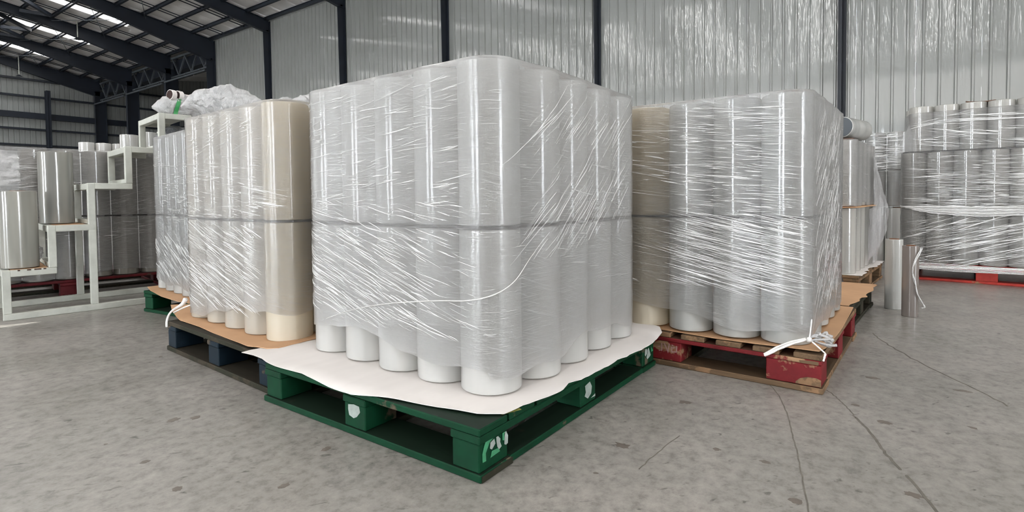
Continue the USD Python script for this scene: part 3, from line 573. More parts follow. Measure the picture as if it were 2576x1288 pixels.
def separator(name_label, circles, r, z, m=SEAM, th=.0085, grow=-.004, cat_='separator sheet'):
    p = unary_union([Point(x, y).buffer(r) for x, y in circles]).convex_hull.buffer(grow)
    obj('separator_sheet', prism(list(p.exterior.coords)[:-1], z, z + th), m, None, label=name_label, cat=cat_)

# front stack
R1, Z1a, Z1b = .097, .1525, .662
P1 = {}
for i, (x, y) in enumerate([(.266, .167), (.268, .362), (.272, .560), (.281, .758), (.287, .956)]): P1[0, i] = (x, y)
for i, (x, y) in enumerate([(.463, .142), (.664, .145), (.868, .149), (1.072, .152)]): P1[i + 1, 0] = (x, y)
for lay, z, L in (('lower', Z1a, .4985), ('upper', Z1b, .4975)):
    for (i, j), (x, y) in P1.items():
        if i == 0 and j == 0: lab, g = f'{lay} white film roll at the near corner of the front stack', None
        elif i == 0: lab, g = f'{lay} white film roll, {NTH[j]} from near corner on left face of front stack', None
        elif j == 0: lab, g = f'{lay} white film roll, {NTH[i]} from near corner on right face of front stack', None
        roll(('w', L), R1, L, ROLL_WHITE, x, y, z, lab, g or 'rolls of the front stack')
F1 = list(P1.values()) + [(.27 + .2 * i, .165 + .2 * j) for i in range(1, 5) for j in range(1, 5)]
separator('thin dark board between the two roll layers of the front stack', F1, R1, .6525)
# right stack on the red pallet
R2r, Z2a, Z2b = .094, .1575, .660
P2 = {}
ys2 = [-.500, -.308, -.114, .083, .280, .475]
for j, y in enumerate(ys2): P2[0, j] = (1.360 - .0 * j, y)
for i in range(1, 5): P2[i, 0] = (1.360 + .194 * i, -.505 - .006 * i)
for lay, z, L in (('lower', Z2a, .4930), ('upper', Z2b, .4850)):
    for (i, j), (x, y) in P2.items():
        if i == 0 and j < 4: lab, g = f'{lay} silvery film roll, {NTH[j]} from the right on front of red pallet stack', None
        elif j == 0: lab, g = f'{lay} silvery film roll, {NTH[i]} back along right side of red pallet stack', None
        else: lab, g = 'silvery film roll hidden behind the front row on the red pallet', 'hidden rolls of the red pallet stack'
        m = 's'
        if i == 0 and j >= 3: roll(('c2', L), R2r, L, ROLL_CREAM_LIT, x, y, z, lab, g or 'rolls of the red pallet stack')
        else: roll((m, L), R2r, L, ROLL_SILVER, x, y, z, lab, g or 'rolls of the red pallet stack')
F2 = list(P2.values()) + [(1.36 + .194 * i, -.5 + .195 * j) for i in range(1, 5) for j in range(1, 6)]
separator('thin dark board between the roll layers on the red pallet', F2, R2r, .6515)
# left stack on the navy pallet
R3 = .0945; P3 = {}
ys3 = [1.264, 1.457, 1.648, 1.838, 2.026]
for j, y in enumerate(ys3): P3[0, j] = (.253 + .0085 * j, y)
P3[1, 0] = (.447, 1.264)
for lay, z, L in (('lower', .154, .4965), ('upper', .661, .4905)):
    for (i, j), (x, y) in P3.items():
        if i == 0: lab, g = f'{lay} cream film roll, {NTH[j]} from the right on front of navy pallet stack', None
        else: lab, g = 'cream film roll hidden behind the front row on the navy pallet', 'hidden rolls of the navy pallet stack'
        roll(('c', L) if j or i else ('cp', L), R3, L, ROLL_CREAM if j or i else ROLL_CREAM_LIT, x, y, z, lab, g or 'rolls of the navy pallet stack')
F3 = list(P3.values()) + [(.262 + .194 * i, 1.264 + .19 * j) for i in range(1, 5) for j in range(5)]
separator('thin dark board between the roll layers on the navy pallet', F3, R3, .6515)
# stack on the dark green pallet
R4 = .082; P4 = {}
for j in range(6): P4[0, j] = (.498 + .0185 * j, 2.42 + .163 * j)
for lay, z, L in (('lower', .149, .4965), ('upper', .656, .507)):
    for (i, j), (x, y) in P4.items():
        if i == 0 and j >= 1: lab, g = f'{lay} grey film roll, {NTH[5 - j]} from the left end on dark green pallet', None
        else: lab, g = 'grey film roll hidden at the back of the dark green pallet', 'hidden rolls of the dark green pallet'
        roll(('g4', L), R4, L, ROLL_SILVER, x, y, z, lab, g or 'rolls of the dark green pallet')
F4 = list(P4.values()) + [(.498 + .0185 * j + .166 * i, 2.42 + .163 * j - .02 * i) for i in range(1, 4) for j in range(6)]
separator('thin dark board between roll layers on the dark green pallet', F4, R4, .6465)
# stack behind the step rack
R5 = .0885; P5 = []
for k in range(8): P5.append((-.405 + .181 * k, 4.470 - .0285 * k))
for lay, z, L in (('lower', .151, .470), ('upper', .634, .500)):
    for k, (x, y) in enumerate(P5):
        if k == 2 and lay == 'upper': continue
        roll(('g5', L), R5, L, ROLL_DIM, x, y, z, f'{lay} grey film roll, {NTH[7 - k]} from the right in the stack behind the rack', 'rolls behind the step rack')
separator('thin dark board between roll layers behind the step rack', [(x, y) for x, y in P5] + [(x + .028, y + .181) for x, y in P5], R5, .6245)
# stack on the slatted pallet
R7 = .098; P7 = {}
for i in range(5): P7[i, 0] = (3.705 + .2 * i, -.490 - .017 * i)
for j in range(1, 2): P7[0, j] = (3.705 + .017 * j, -.49 + .2 * j)
for lay, z, L in (('lower', .1535, .488), ('upper', .654, .487)):
    for (i, j), (x, y) in P7.items():
        zz, LL = (z, L)
        if j == 0: lab = f'{lay} clear grey film roll, {NTH[i]} back along the slatted pallet edge'
        else: lab = f'{lay} clear grey film roll, {NTH[j]} inward on the front of the slatted pallet'
        if lay == 'upper' and i >= 3: roll(('g7s', .44), R7, .44, ROLL_GREY, x, y, zz, lab, 'rolls of the slatted pallet')
        else: roll(('g7', L), R7, LL, ROLL_GREY, x, y, zz, lab, 'rolls of the slatted pallet')
F7 = list(P7.values()) + [(3.705 + .2 * i + .017 * j, -.49 + .2 * j - .017 * i) for i in range(5) for j in range(1, 4)]
separator('brown cardboard between the roll layers on the slatted pallet', F7, R7, .644, CARD, .007, .03)
# tall stack at far right
R8 = .0865; P8 = []
a8 = math.radians(-4.0); d8 = np.array([math.sin(a8), -math.cos(a8)]); n8 = np.array([math.cos(a8), math.sin(a8)])
o8 = np.array([4.81, -.935])
for k in range(7): P8.append(tuple(o8 + d8 * .176 * k))
for li, (lay, z, L, back) in enumerate((('bottom', .152, .474, 0), ('middle', .634, .455, 0), ('top', 1.098, .400, .16))):
    for k, (x, y) in enumerate(P8):
        kk = k; q = np.array((x, y)) + n8 * back + (d8 * .035 if back else 0)
        roll(('g8', L), R8, L, ROLL_GREY, q[0], q[1], z, f'{lay} layer clear film roll, {NTH[k]} from the left on bright red pallet', 'rolls of the bright red pallet')
    for k, (x, y) in enumerate(P8):
        q = np.array((x, y)) + n8 * (.18 + back)
        roll(('g8', L), R8, L, ROLL_GREY, q[0], q[1], z, 'clear film roll in the back row of the bright red pallet', 'back row rolls of the bright red pallet')
P8all = P8 + [tuple(np.array(q) + n8 * .18) for q in P8]
separator('thin dark board above the bottom layer on the bright red pallet', P8all, R8, .627)
separator('thin board under the top layer on the bright red pallet', P8all, R8, 1.0905)
# wrapped stack far behind at right
P9 = [(6.12 + .19 * i, -.60 - .2 * j) for i in range(2) for j in range(2)]
for lay, z, L in (('bottom', .0, .59), ('middle', .605, .385), ('top', 1.0, .395)):
    for k, (x, y) in enumerate(P9):
        roll(('g9', L), .094, L, ROLL_SILVER, x, y, z, f'{lay} roll, {("front left", "front right", "back left", "back right")[k]}, in the narrow stack between right pallets', 'rolls of the narrow far stack')
# rolls standing on the floor
roll('fl1', .049, .452, ROLL_SILVER, 3.219, -.827, 0, 'slim silvery film roll standing on the floor, left of the pair', 'slim rolls on the floor')
PROTO.pop('fl1'); roll('fl2', .0425, .430, ROLL_SMOKE, 3.006, -.913, 0, 'slim smoky brown film roll standing on the floor, right of the pair', 'slim rolls on the floor')
# distant white stack tops, left
for k in range(4):
    roll('wb', .075, .5, ROLL_WHITE, 1.16 + .155 * k, 6.75 - .02 * k, .915, f'white roll top, {NTH[k]} from left of the row behind the rack', 'distant white rolls behind the rack')
    roll('wb2', .075, .9, ROLL_WHITE, 1.16 + .155 * k, 6.75 - .02 * k, 0.0, 'tall white roll under the distant white roll tops', 'tall hidden rolls behind the rack')
for k, (x, h) in enumerate(((1.36, .50), (1.545, .545), (1.73, .565))):
    roll(('wc', h), .088, h, ROLL_SILVER, x, 6.10, .97, f'shiny wrapped roll, {NTH[k]} from left behind the tall rack post', 'shiny rolls behind the tall rack post')
    roll('wc2', .088, .95, ROLL_SILVER, x, 6.10, 0, 'tall roll under the shiny rolls behind the rack post', 'tall hidden rolls behind the rack post')

# ------------------------------------------------------------------ stretch wrap
class Wrap:
    def __init__(s, circles, r, z0, z1, taut, start, toward, off=.0045, amp=.0022, seam=None, seed=1, topin=.07):
        p = unary_union([Point(x, y).buffer(r, 48) for x, y in circles]).convex_hull if taut is None else unary_union([Point(x, y).buffer(r, 48) for x, y in circles]).buffer(taut, 48).buffer(-taut, 48)
        if p.geom_type != 'Polygon': p = max(p.geoms, key=lambda g: g.area)
        p = Polygon(p.exterior).buffer(off)
        ring = shapely.geometry.polygon.orient(p).exterior; P = ring.length
        n = int(P / .008); q = np.array([ring.interpolate(P * i / n).coords[0] for i in range(n)])
        k = int(np.argmin(np.linalg.norm(q - start, axis=1))); q = np.roll(q, -k, 0)
        if np.linalg.norm(q[20] - toward) > np.linalg.norm(q[-20] - toward): q = np.vstack([q[:1], q[:0:-1]])
        s.P, s.n, s.q = P, n, q; s.u = np.arange(n) * P / n
        s.half = np.where(s.u > P / 2, s.u - P, s.u)
        d = np.roll(q, -1, 0) - np.roll(q, 1, 0); nn = np.stack([d[:, 1], -d[:, 0]], 1); nn /= np.linalg.norm(nn, axis=1, keepdims=True)
        c = q.mean(0)
        if ((q - c) * nn).sum() < 0: nn = -nn
        s.nn = nn
        zb = z0(s.half) if callable(z0) else np.full(n, z0)
        rows = int((z1 - np.min(zb)) / .02) + 1
        T = np.linspace(0, 1, rows)
        Z = zb[None] + (z1 - zb)[None] * T[:, None]
        U = np.repeat(s.half[None], rows, 0)
        circ = s.u / P * 2 * math.pi
        pts3 = np.stack([np.cos(circ)[None] * P / 6.28 * 9 + 0 * Z, np.sin(circ)[None] * P / 6.28 * 9 + 0 * Z, Z * 45], -1)
        D = amp * np.clip(meshkit.fbm(pts3, 3, seed) * 1.6 - .3, 0, 1)
        if seam: D -= (.0035) * np.exp(-((Z - seam) / .012) ** 2)
        X = q[None] + nn[None] * D[..., None]
        V = np.concatenate([X, Z[..., None]], -1)
        # fold over the top edge
        tops = []
        for f, dz in ((.004, .0035), (.02, .005), (topin, .006)):
            tops.append(np.concatenate([q - nn * f, np.full((n, 1), z1 + dz)], 1))
        V = np.concatenate([V, np.array(tops)]); s.rows = rows
        R = len(V); UV = np.concatenate([np.stack([U, Z], -1), np.stack([np.repeat(s.half[None], 3, 0), np.repeat(np.array([z1 + .005, z1 + .02, z1 + .07])[:, None], n, 1)], -1)])
        # duplicate the column at the uv seam (u = +-P/2)
        h = int(np.argmax(s.half < 0)) if (s.half < 0).any() else n
        order = list(range(h, n)) + list(range(0, h)); V = V[:, order]; UV = UV[:, order]
        last = V[:, :1]; luv = UV[:, :1] + (P, 0); V = np.concatenate([V, last], 1); UV = np.concatenate([UV, luv], 1)
        N = n + 1; s.V, s.UV, s.Z = V, UV, Z[:, order]
        i, j = np.meshgrid(np.arange(R - 1), np.arange(N - 1), indexing='ij'); a = (i * N + j).ravel(); b = a + 1; c_ = a + N + 1; d_ = a + N
        F = np.concatenate([np.stack([a, b, c_], 1), np.stack([a, c_, d_], 1)])
        s.mesh = trimesh.Trimesh(V.reshape(-1, 3), F, process=False); s.uv = UV.reshape(-1, 2)
        tri = s.mesh.vertices[F[0]]; nrm = np.cross(tri[1] - tri[0], tri[2] - tri[0])
        if nrm[:2] @ s.nn[order][0] < 0: s.mesh.faces = s.mesh.faces[:, ::-1]
    def at(s, u, z, off=.0012):
        u = np.mod(np.asarray(u, float), s.P); f = u / s.P * s.n; i = np.floor(f).astype(int) % s.n; t = (f - np.floor(f))[..., None]
        q = s.q[i] * (1 - t) + s.q[(i + 1) % s.n] * t; m = s.nn[i] * (1 - t) + s.nn[(i + 1) % s.n] * t
        return np.concatenate([q + m * (off + .0016), np.asarray(z, float)[..., None]], -1)
    def creases(s, specs, seed):
        r = np.random.default_rng(seed); V, F = [], []
        for (u0, u1, z0, z1, cnt, slope, sd, ln, w) in specs:
            for _ in range(cnt):
                u, z = r.uniform(u0, u1), r.uniform(z0, z1); sl = slope + r.normal(0, sd); L = ln * 1.25 * r.lognormal(0, .55); ww = w * 1.7 * r.lognormal(0, .45)
                k = max(3, int(L / .018) + 2); t = np.linspace(-.5, .5, k); du = L / math.hypot(1, sl)
                uu = u + t * du; zz = z + t * du * sl + .0012 * r.normal() * (t * t * 4); ok = (zz > z0 - .12) & (zz < z1 + .02)
                half = ww * (1 - (2 * t) ** 2 * .85) / 2
                tu, tz = -sl / math.hypot(1, sl), 1 / math.hypot(1, sl)
                a = s.at(uu + tu * half, zz + tz * half, .0008); c = s.at(uu, zz, .0008 + ww * .45); b = s.at(uu - tu * half, zz - tz * half, .0008)
                base = len(V); V += list(a) + list(c) + list(b)
                for i in range(k - 1):
                    for o in (0, k): F += [(base + o + i, base + o + i + 1, base + o + k + i + 1), (base + o + i, base + o + k + i + 1, base + o + k + i)]
        return trimesh.Trimesh(np.array(V), np.array(F), process=False)
    def build(s, label, m, specs=(), seed=3, group=None):
        t = thing('stretch_wrap', label, 'stretch wrap', group=group)
        obj('film_layer', s.mesh, m, t, smooth=True, uv=s.uv)
        if specs: obj('film_crease', s.creases(specs, seed), CREASE, t, smooth=True, kind='stuff')
        return t

w1 = Wrap(F1, R1, lambda u: np.where(u > 0, .225 + .05 * ss(u, .35, .5) - .03 * ss(u, .75, .9), .205 + .045 * ss(-u, .25, .5) - .05 * ss(-u, .55, 1.0)) + .008 * np.sin(u * 23), 1.163, 1.2, (.18, .10), (.19, .5), seam=.657, seed=5)
t1 = w1.build('clear stretch wrap around the white rolls of the front stack', WRAP_FRONT, [
    (.12, .95, .72, 1.12, 240, -.10, .06, .05, .0009), (.1, .95, .60, .74, 100, .22, .06, .06, .0009), (.25, .95, .33, .62, 240, .33, .05, .08, .0010), (.05, .6, .30, .60, 80, .22, .05, .05, .0008),
    (-.85, -.18, .62, 1.05, 120, -.85, .07, .11, .0008), (-1.0, -.3, .42, .95, 130, .06, .05, .06, .0006), (-.6, -.15, .58, .72, 40, -.75, .06, .12, .0008), (-.14, .1, .25, 1.12, 130, 0.0, .08, .025, .0006)], 31)
rp = []
for u, z in ((.80, .290), (.60, .352), (.45, .386), (.26, .416), (.16, .428), (.06, .440), (-.02, .462), (-.08, .495), (-.13, .535), (-.18, .575)): rp.append(w1.at(u, np.float64(z), .004))
obj('film_rope', tube(spline(rp, 90), np.interp(np.linspace(0, 1, 90), [0, .25, .5, .8, 1], [.0007, .0009, .0015, .0019, .0008]), 8), ROPE, t1, smooth=True, label='thin twisted white film rope crossing the lower rolls')
w2 = Wrap(F2, R2r, lambda u: np.where(u > 0, .20 + .06 * ss(u, .25, .6), .20 + 0 * u) + .01 * np.sin(u * 19), 1.150, 1.6, (1.29, -.575), (1.27, -.2), seam=.656, seed=6)
t2 = w2.build('clear stretch wrap around the silvery rolls on the red pallet', WRAP_SIDE, [
    (.03, .50, .36, .66, 280, .22, .04, .10, .0011), (.05, .48, .66, 1.12, 300, .10, .05, .055, .0010), (.45, .75, .75, 1.05, 40, .12, .05, .08, .0013), (.45, .85, .25, .65, 30, .1, .05, .05, .0010), (-.75, -.12, .3, 1.1, 240, -.9, .2, .07, .0009)], 32)
w3 = Wrap(F3, R3, lambda u: .17 + .10 * ss(-u, -.86, -.2) + .008 * np.sin(u * 25), 1.155, 1.6, (.17, 1.21), (.17, 1.6), seam=.655, seed=7)
t3 = w3.build('clear stretch wrap around the cream rolls on the navy pallet', WRAP_SIDE, [
    (.15, .85, .25, .62, 260, .30, .05, .09, .0010), (.12, .85, .66, .95, 190, .08, .05, .06, .0010), (.15, .85, .95, 1.14, 80, -.18, .06, .07, .0010), (0.0, .2, .70, .80, 30, .12, .05, .08, .0012)], 33)
w4 = Wrap(F4, R4, lambda u: .20 + .01 * np.sin(u * 17), 1.168, 1.6, (.41, 2.36), (.47, 2.9), seam=.651, seed=8)
w4.build('clear stretch wrap around the rolls on the dark green pallet', WRAP_SIDE, [(.2, .95, .22, .5, 120, .45, .1, .08, .0015), (.2, .95, .6, 1.05, 170, .02, .06, .06, .0016)], 34)
w5 = Wrap(P5 + [(x + .028, y + .181) for x, y in P5], R5, lambda u: .18 + 0 * u + .02 * np.sin(u * 7), 1.138, .25, (-.48, 4.40), (.2, 4.28), seam=.629, seed=9)
w5.build('thin stretch wrap around the grey rolls behind the rack', WRAP_SIDE, [(.5, 1.3, .45, .60, 30, 0, .03, .06, .0012), (.3, .9, .8, 1.12, 90, .05, .1, .09, .0014)], 35)
w8 = Wrap(P8all, R8, .165, 1.092, 2.0, (4.80, -.85), (4.73, -1.3), seam=.63, seed=10, amp=.006)
t8 = w8.build('shiny stretch wrap around the bright red pallet stack', WRAP_BACK, [
    (.1, 1.25, .17, .52, 190, .28, .09, .18, .0022), (.1, 1.25, .62, 1.06, 300, -.03, .05, .08, .0017), (.25, .9, .62, .9, 160, 0, .05, .07, .0022)], 36)
P8top = [tuple(np.array(q) + n8 * .16 + d8 * .035) for q in P8] + [tuple(np.array(q) + n8 * .34) for q in P8]
w8b = Wrap(P8top, R8, 1.10, 1.44, 1.0, (4.97, -.88), (4.88, -1.3), seed=12, amp=.004)
w8b.build('loose stretch wrap around the top layer at far right', WRAP_BACK, [(.1, 1.25, 1.12, 1.3, 60, -.12, .08, .12, .0022), (.1, .5, 1.2, 1.42, 20, .15, .08, .14, .0018), (.3, 1.25, 1.33, 1.39, 12, -.05, .03, .25, .0030)], 37)
ly = []
for u, z in np.stack([np.linspace(.02, 1.3, 70), .627 - .055 * np.sin(np.linspace(.25, 3.1, 70)) ], 1): ly.append((u, z))
for k in range(16):
    rr = np.random.default_rng(90 + k); dz = -.030 + .004 * k
    pts = [w8.at(u, np.float64(.632 - .075 * math.sin(min(math.pi, .2 + u * 2.4)) * (k / 15) + rr.normal(0, .002)), .006 + .006 * math.sin(k * 1.3)) for u in np.linspace(.02 + .01 * k, 1.28, 50)]
    obj('film_fold', tube(pts, .0032 + .0015 * rr.random(), 5), CREASE, t8, smooth=True)
for k in range(9):
    pts = [w8.at(u, np.float64(.155 - .006 * k + .004 * math.sin(u * 7 + k)), .05 + .004 * math.sin(u * 5 + k)) for u in np.linspace(.15, 1.28, 50)]
    obj('film_fold', tube(pts, .0036, 5), CREASE, t8, smooth=True)
w9 = Wrap(P9, .094, .62, 1.397, .5, (6.02, -.52), (6.02, -.7), seed=13, amp=.006)
w9.build('bright stretch wrap on the narrow stack between the right pallets', WRAP_BACK, [(0, .35, 1.0, 1.38, 130, 0, .05, .07, .003)], 38)
w7 = Wrap(F7, R7, lambda u: .66 + .02 * np.sin(u * 11), 1.145, .25, (3.64, -.56), (3.66, -.3), seed=14)
w7.build('thin stretch wrap on the upper rolls of the slatted pallet', WRAP_SIDE, [(-.6, .1, .7, 1.1, 40, .1, .2, .06, .0012)], 39)

# ------------------------------------------------------------------ ties, loose film, bundles
tie = thing('film_tie', 'twisted white film strap knotted at the corner of the red pallet', 'film tie')
K = np.array([1.238, -.600, .196])
def strap(a, b, w, sag=0.0, n=20, twist=1.4, seed=0):
    a, b = np.array(a), np.array(b); t = np.linspace(0, 1, n)[:, None]; c = a + (b - a) * t; c[:, 2] -= sag * np.sin(math.pi * t[:, 0])
    return tube(c, w * (1 - .25 * np.cos(t[:, 0] * 9 + seed) ** 2) * (.75 + .25 * np.abs(np.cos(t[:, 0] * twist))), 8)
obj('strap', cat(strap((1.208, -.449, .118), K + (0, .01, 0), .0065, -.006), strap((1.209, -.447, .124), K + (0, .012, .004), .004, -.010, seed=2)), ROPE, tie, smooth=True)
obj('strap', cat(strap(K + (0, -.008, -.004), (1.226, -.655, .156), .0035), strap((1.226, -.655, .156), (1.214, -.650, .128), .0045)), ROPE, tie, smooth=True)
obj('strap', strap(K, (1.30, -.600, .262), .003), ROPE, tie, smooth=True)
kn = trimesh.creation.icosphere(3, .010); kn.vertices *= 1 + .35 * (meshkit.noise(kn.vertices * 120, 3)[:, None] - .5); kn.apply_translation(K); obj('knot', kn, ROPE, tie, smooth=True)
tail = []
for k in range(9):
    rr = np.random.default_rng(200 + k); e = K + np.array([.032, -.055, .0]) + rr.normal(0, .012, 3); mid = K + (e - K) * .5 + rr.normal(0, .006, 3)
    tail.append(tube(spline([K, mid, e, e + rr.normal(0, .008, 3)], 16), np.linspace(.0025, .006, 16), 6))
obj('frayed_tail', cat(*tail), CRUMPLE, tie, smooth=True)
tie3 = thing('film_tie', 'loose white film tail hanging at the left of the navy pallet', 'film tie')
k3 = np.array([.170, 2.118, .205])
obj('strap', cat(tube(spline([(.185, 2.09, .24), k3, (.120, 2.10, .185), (.095, 2.085, .150), (.094, 2.085, .118)], 30), np.interp(np.linspace(0, 1, 30), [0, .3, .6, 1], [.012, .008, .005, .006]), 8), tube(spline([(.2, 2.05, .215), (.17, 2.08, .20), (.125, 2.08, .183)], 14), .004, 6)), ROPE, tie3, smooth=True)

# white step rack
rack = thing('step_rack', 'white painted steel stepped rack with chipped paint at left', 'rack', (-.2047, 3.6683, 0), math.degrees(math.atan2(-.14204, .98986)))
T = [0.0, .228, .442, .660, .872, 1.09]; Zs = [.315, .590, .870, 1.130, 1.388]; DP, w, h = .57, .042, .042
def rbar(nm, x0, x1, y0, y1, z0, z1, lab=None): obj(nm, box(x0, x1, y0, y1, z0, z1, .003), WHITE_PAINT, rack, label=lab)
for yy in (0, DP):
    rbar('base_rail', .0, 1.30, yy, yy + .04, 0.0, .042)
    for i in range(5):
        rbar('step_rail', T[i] + (.04 if i else .04), T[i + 1] + (.04 if i < 4 else 0), yy, yy + .04, Zs[i] - h, Zs[i] - .001)
        lo = (.042 if i in (0, 2, 4) else Zs[i - 1])
        rbar('post', T[i], T[i] + w, yy + .0004, yy + .0404, lo if i != 4 else Zs[3], Zs[i])
rbar('post', T[4] + .3, T[4] + .342, 0, .04, .042, Zs[3]); rbar('post', T[4] + .3, T[4] + .342, DP, DP + .04, .042, Zs[3])
for i in range(5):
    rbar('cross_rail', T[i] + .001, T[i] + .041, .041, DP, Zs[i] - .045, Zs[i] - .002)
    obj('shelf_board', box(T[i] + .045, T[i + 1] + (.0 if i < 4 else 0), .042, DP - .002, Zs[i] - .014, Zs[i] - .002), CARD if i < 2 else WHITE_PAINT, rack)
for i in range(1, 5): rbar('cross_rail', T[i] + .001, T[i] + .041, .041, DP, Zs[i - 1] + .0005, Zs[i - 1] + .030)
for x0, L in ((.075, .012), (.12, .02), (.155, .035), (.20, .014)): obj('paint_chip', box(x0, x0 + L, -.0006, .001, Zs[0] - .008, Zs[0] + .0006), CHIP, rack, label='dark chipped paint')
er = np.array([.98986, -.14204]); en = np.array([.14204, .98986]); ro = np.array([-.2047, 3.6683])
q = ro + er * .100 + en * .170; roll('cl1', .098, .500, ROLL_CLEAR, q[0], q[1], .3165, 'clear film roll on the lowest step of the white rack', 'clear rolls on the step rack')
q = ro + er * .318 + en * .36; roll('cl1', .088, .500, ROLL_CLEAR, q[0], q[1], .5915, 'clear film roll on the second step of the white rack', 'clear rolls on the step rack')
q = ro + er * .31 + en * .60

# shaped film lumps
def lump(axis_pts, radii, n=72, amp=.02, s=14, seed=1, squash=1.0, k=110):
    c = spline(axis_pts, k); r = np.interp(np.linspace(0, 1, k), np.linspace(0, 1, len(radii)), radii)
    m = tube(c, r, n); v = m.vertices.copy(); d = v.copy()
    cc = np.vstack([np.repeat(c, n, 0), c[:1], c[-1:]]); out = v - cc; out[:, 2] *= squash
    f = 1 + (meshkit.fbm(v * s, 4, seed) - .5)[:, None] * 2 * amp / max(radii) - (np.abs(meshkit.fbm(v * np.array([s * 2.2, s * 2.2, s * 1.4]), 3, seed + 5) - .5))[:, None] * 1.5 * amp / max(radii) + .15 * amp / max(radii)
    m.vertices = cc + out * f; return m
bun = thing('wrapped_bundle', 'film wrapped bundle with brown cores and green tape on the rack top', 'wrapped bundle')
zb = Zs[4]
a = ro + er * .93 + en * .05
def on(e, n_, z): p = ro + er * e + en * n_; return (p[0], p[1], z)
obj('bundle_body', lump([on(.90, .30, zb + .075), on(.98, .28, zb + .085), on(1.1, .26, zb + .09), on(1.25, .25, zb + .085), on(1.36, .25, zb + .08)], [.01, .085, .098, .1, .1, .085, .01], amp=.026, seed=3, squash=.92), CRUMPLE, bun, smooth=True)
obj('bundle_body', lump([on(1.14, .36, zb + .14), on(1.19, .34, zb + .165), on(1.2, .32, zb + .16), on(1.34, .30, zb + .13)], [.01, .052, .056, .055, .01], amp=.018, seed=4), CRUMPLE, bun, smooth=True)
for k in range(3):
    c = np.array(on(1.000 + .052 * k, .20 + .012 * k, zb + (.172, .172, .160)[k])); ax = np.array([-er[0] * .93 - en[0] * .34, -er[1] * .93 - en[1] * .34, .04]); ax /= np.linalg.norm(ax)
    rr = (.040, .040, .032)[k]
    obj('core_tube', tube([c - ax * .032, c + ax * .002], rr, 24), PAPER, bun, smooth=30, label='pale roll round a core')
    obj('core_end', tube([c + ax * .0015, c + ax * .004], rr * .86, 24), BARK, bun, smooth=30, label='dark brown core opening')
bb = np.array([on(1.02, .20 - .035, zb + .01), on(1.03, .173, zb + .05), on(1.04, .165, zb + .09), on(1.055, .185, zb + .128), on(1.075, .225, zb + .155)])
c = spline(bb, 24); W = np.array([er[0], er[1], 0]) * .014; V = np.vstack([c - W, c + W]) - np.array([en[0], en[1], 0]) * .016; V[:, 2] += .012 * np.repeat([0, 1], 24) * 0
F = [(i, i + 1, 24 + i + 1) for i in range(23)] + [(i, 24 + i + 1, 24 + i) for i in range(23)]
tp = trimesh.Trimesh(V, F, process=False); V2 = V + np.array([en[0], en[1], 0]) * .004
obj('tape', cat(tp, trimesh.Trimesh(V2, [f[::-1] for f in F], process=False)), TAPE_GREEN, bun, smooth=True, label='strip of green tape')
film = thing('film_heap', 'heap of crumpled clear film sagging over the navy pallet stack', 'film heap')
obj('film_lobe', lump([(.42, 2.62, 1.30), (.52, 2.50, 1.335), (.64, 2.32, 1.30), (.76, 2.22, 1.24), (.85, 2.2, 1.20)], [.01, .075, .10, .085, .05, .01], amp=.034, seed=6), CRUMPLE, film, smooth=True)
obj('film_lobe', lump([(.46, 2.5, 1.215), (.58, 2.38, 1.215), (.7, 2.26, 1.20), (.8, 2.2, 1.19)], [.01, .07, .075, .06, .01], amp=.032, seed=7), CRUMPLE, film, smooth=True)
heap2 = thing('film_heap', 'flat crumpled film lying on top behind the cream rolls', 'film heap')
obj('film_lobe', lump([(.52, 2.22, 1.24), (.66, 2.17, 1.25), (.82, 2.12, 1.265), (.98, 2.06, 1.29), (1.12, 2.02, 1.30)], [.01, .075, .08, .09, .10, .01], amp=.035, seed=8, s=18), CRUMPLE, heap2, smooth=True)
bale = thing('wrapped_bale', 'dark grey film wrapped bale under the rack top shelf', 'bale')
obj('bale_body', lump([on(.925, .36, 1.235), on(.98, .33, 1.235), on(1.10, .28, 1.235), on(1.20, .24, 1.235)], [.01, .09, .096, .09, .01], amp=.012, seed=9), CRUMPLE_GREY, bale, smooth=True)
# plastic draped over the left end of the rack stack
dr = thing('loose_film', 'shiny crumpled film draped at the left edge above the rack', 'loose film')
obj('film_lobe', lump([(-.62, 4.19, 1.085), (-.4, 4.18, 1.10), (-.2, 4.2, 1.095), (-.04, 4.24, 1.09)], [.02, .05, .055, .045, .012], amp=.03, seed=10, s=18), CRUMPLE_THIN, dr, smooth=True)
g = np.linspace(0, 1, 40); GU, GV = np.meshgrid(g, g, indexing='ij')
X = -.62 + .62 * GU; Yv = 4.10 + .05 * GU + .06 * (meshkit.fbm(np.stack([GU * 7, GV * 7, 0 * GU], -1), 4, 4) - .5) - .03 * GV; Zv = 1.08 - (.30 - .10 * GU) * GV
n_ = 40; idx = np.arange(n_ * n_).reshape(n_, n_); Fq = np.stack([idx[:-1, :-1], idx[1:, :-1], idx[1:, 1:], idx[:-1, 1:]], -1).reshape(-1, 4)
obj('film_drape', (np.stack([X, Yv, Zv], -1).reshape(-1, 3), Fq), CRUMPLE_THIN, dr, smooth=True)
lowf = thing('loose_film', 'small crumpled film scrap on the lowest rack shelf board', 'loose film')
obj('film_lobe', lump([on(.17, .33, .335), on(.19, .34, .37), on(.2, .36, .41), on(.19, .37, .45)], [.01, .03, .035, .03, .008], amp=.016, s=40, seed=11), CRUMPLE, lowf, smooth=True)
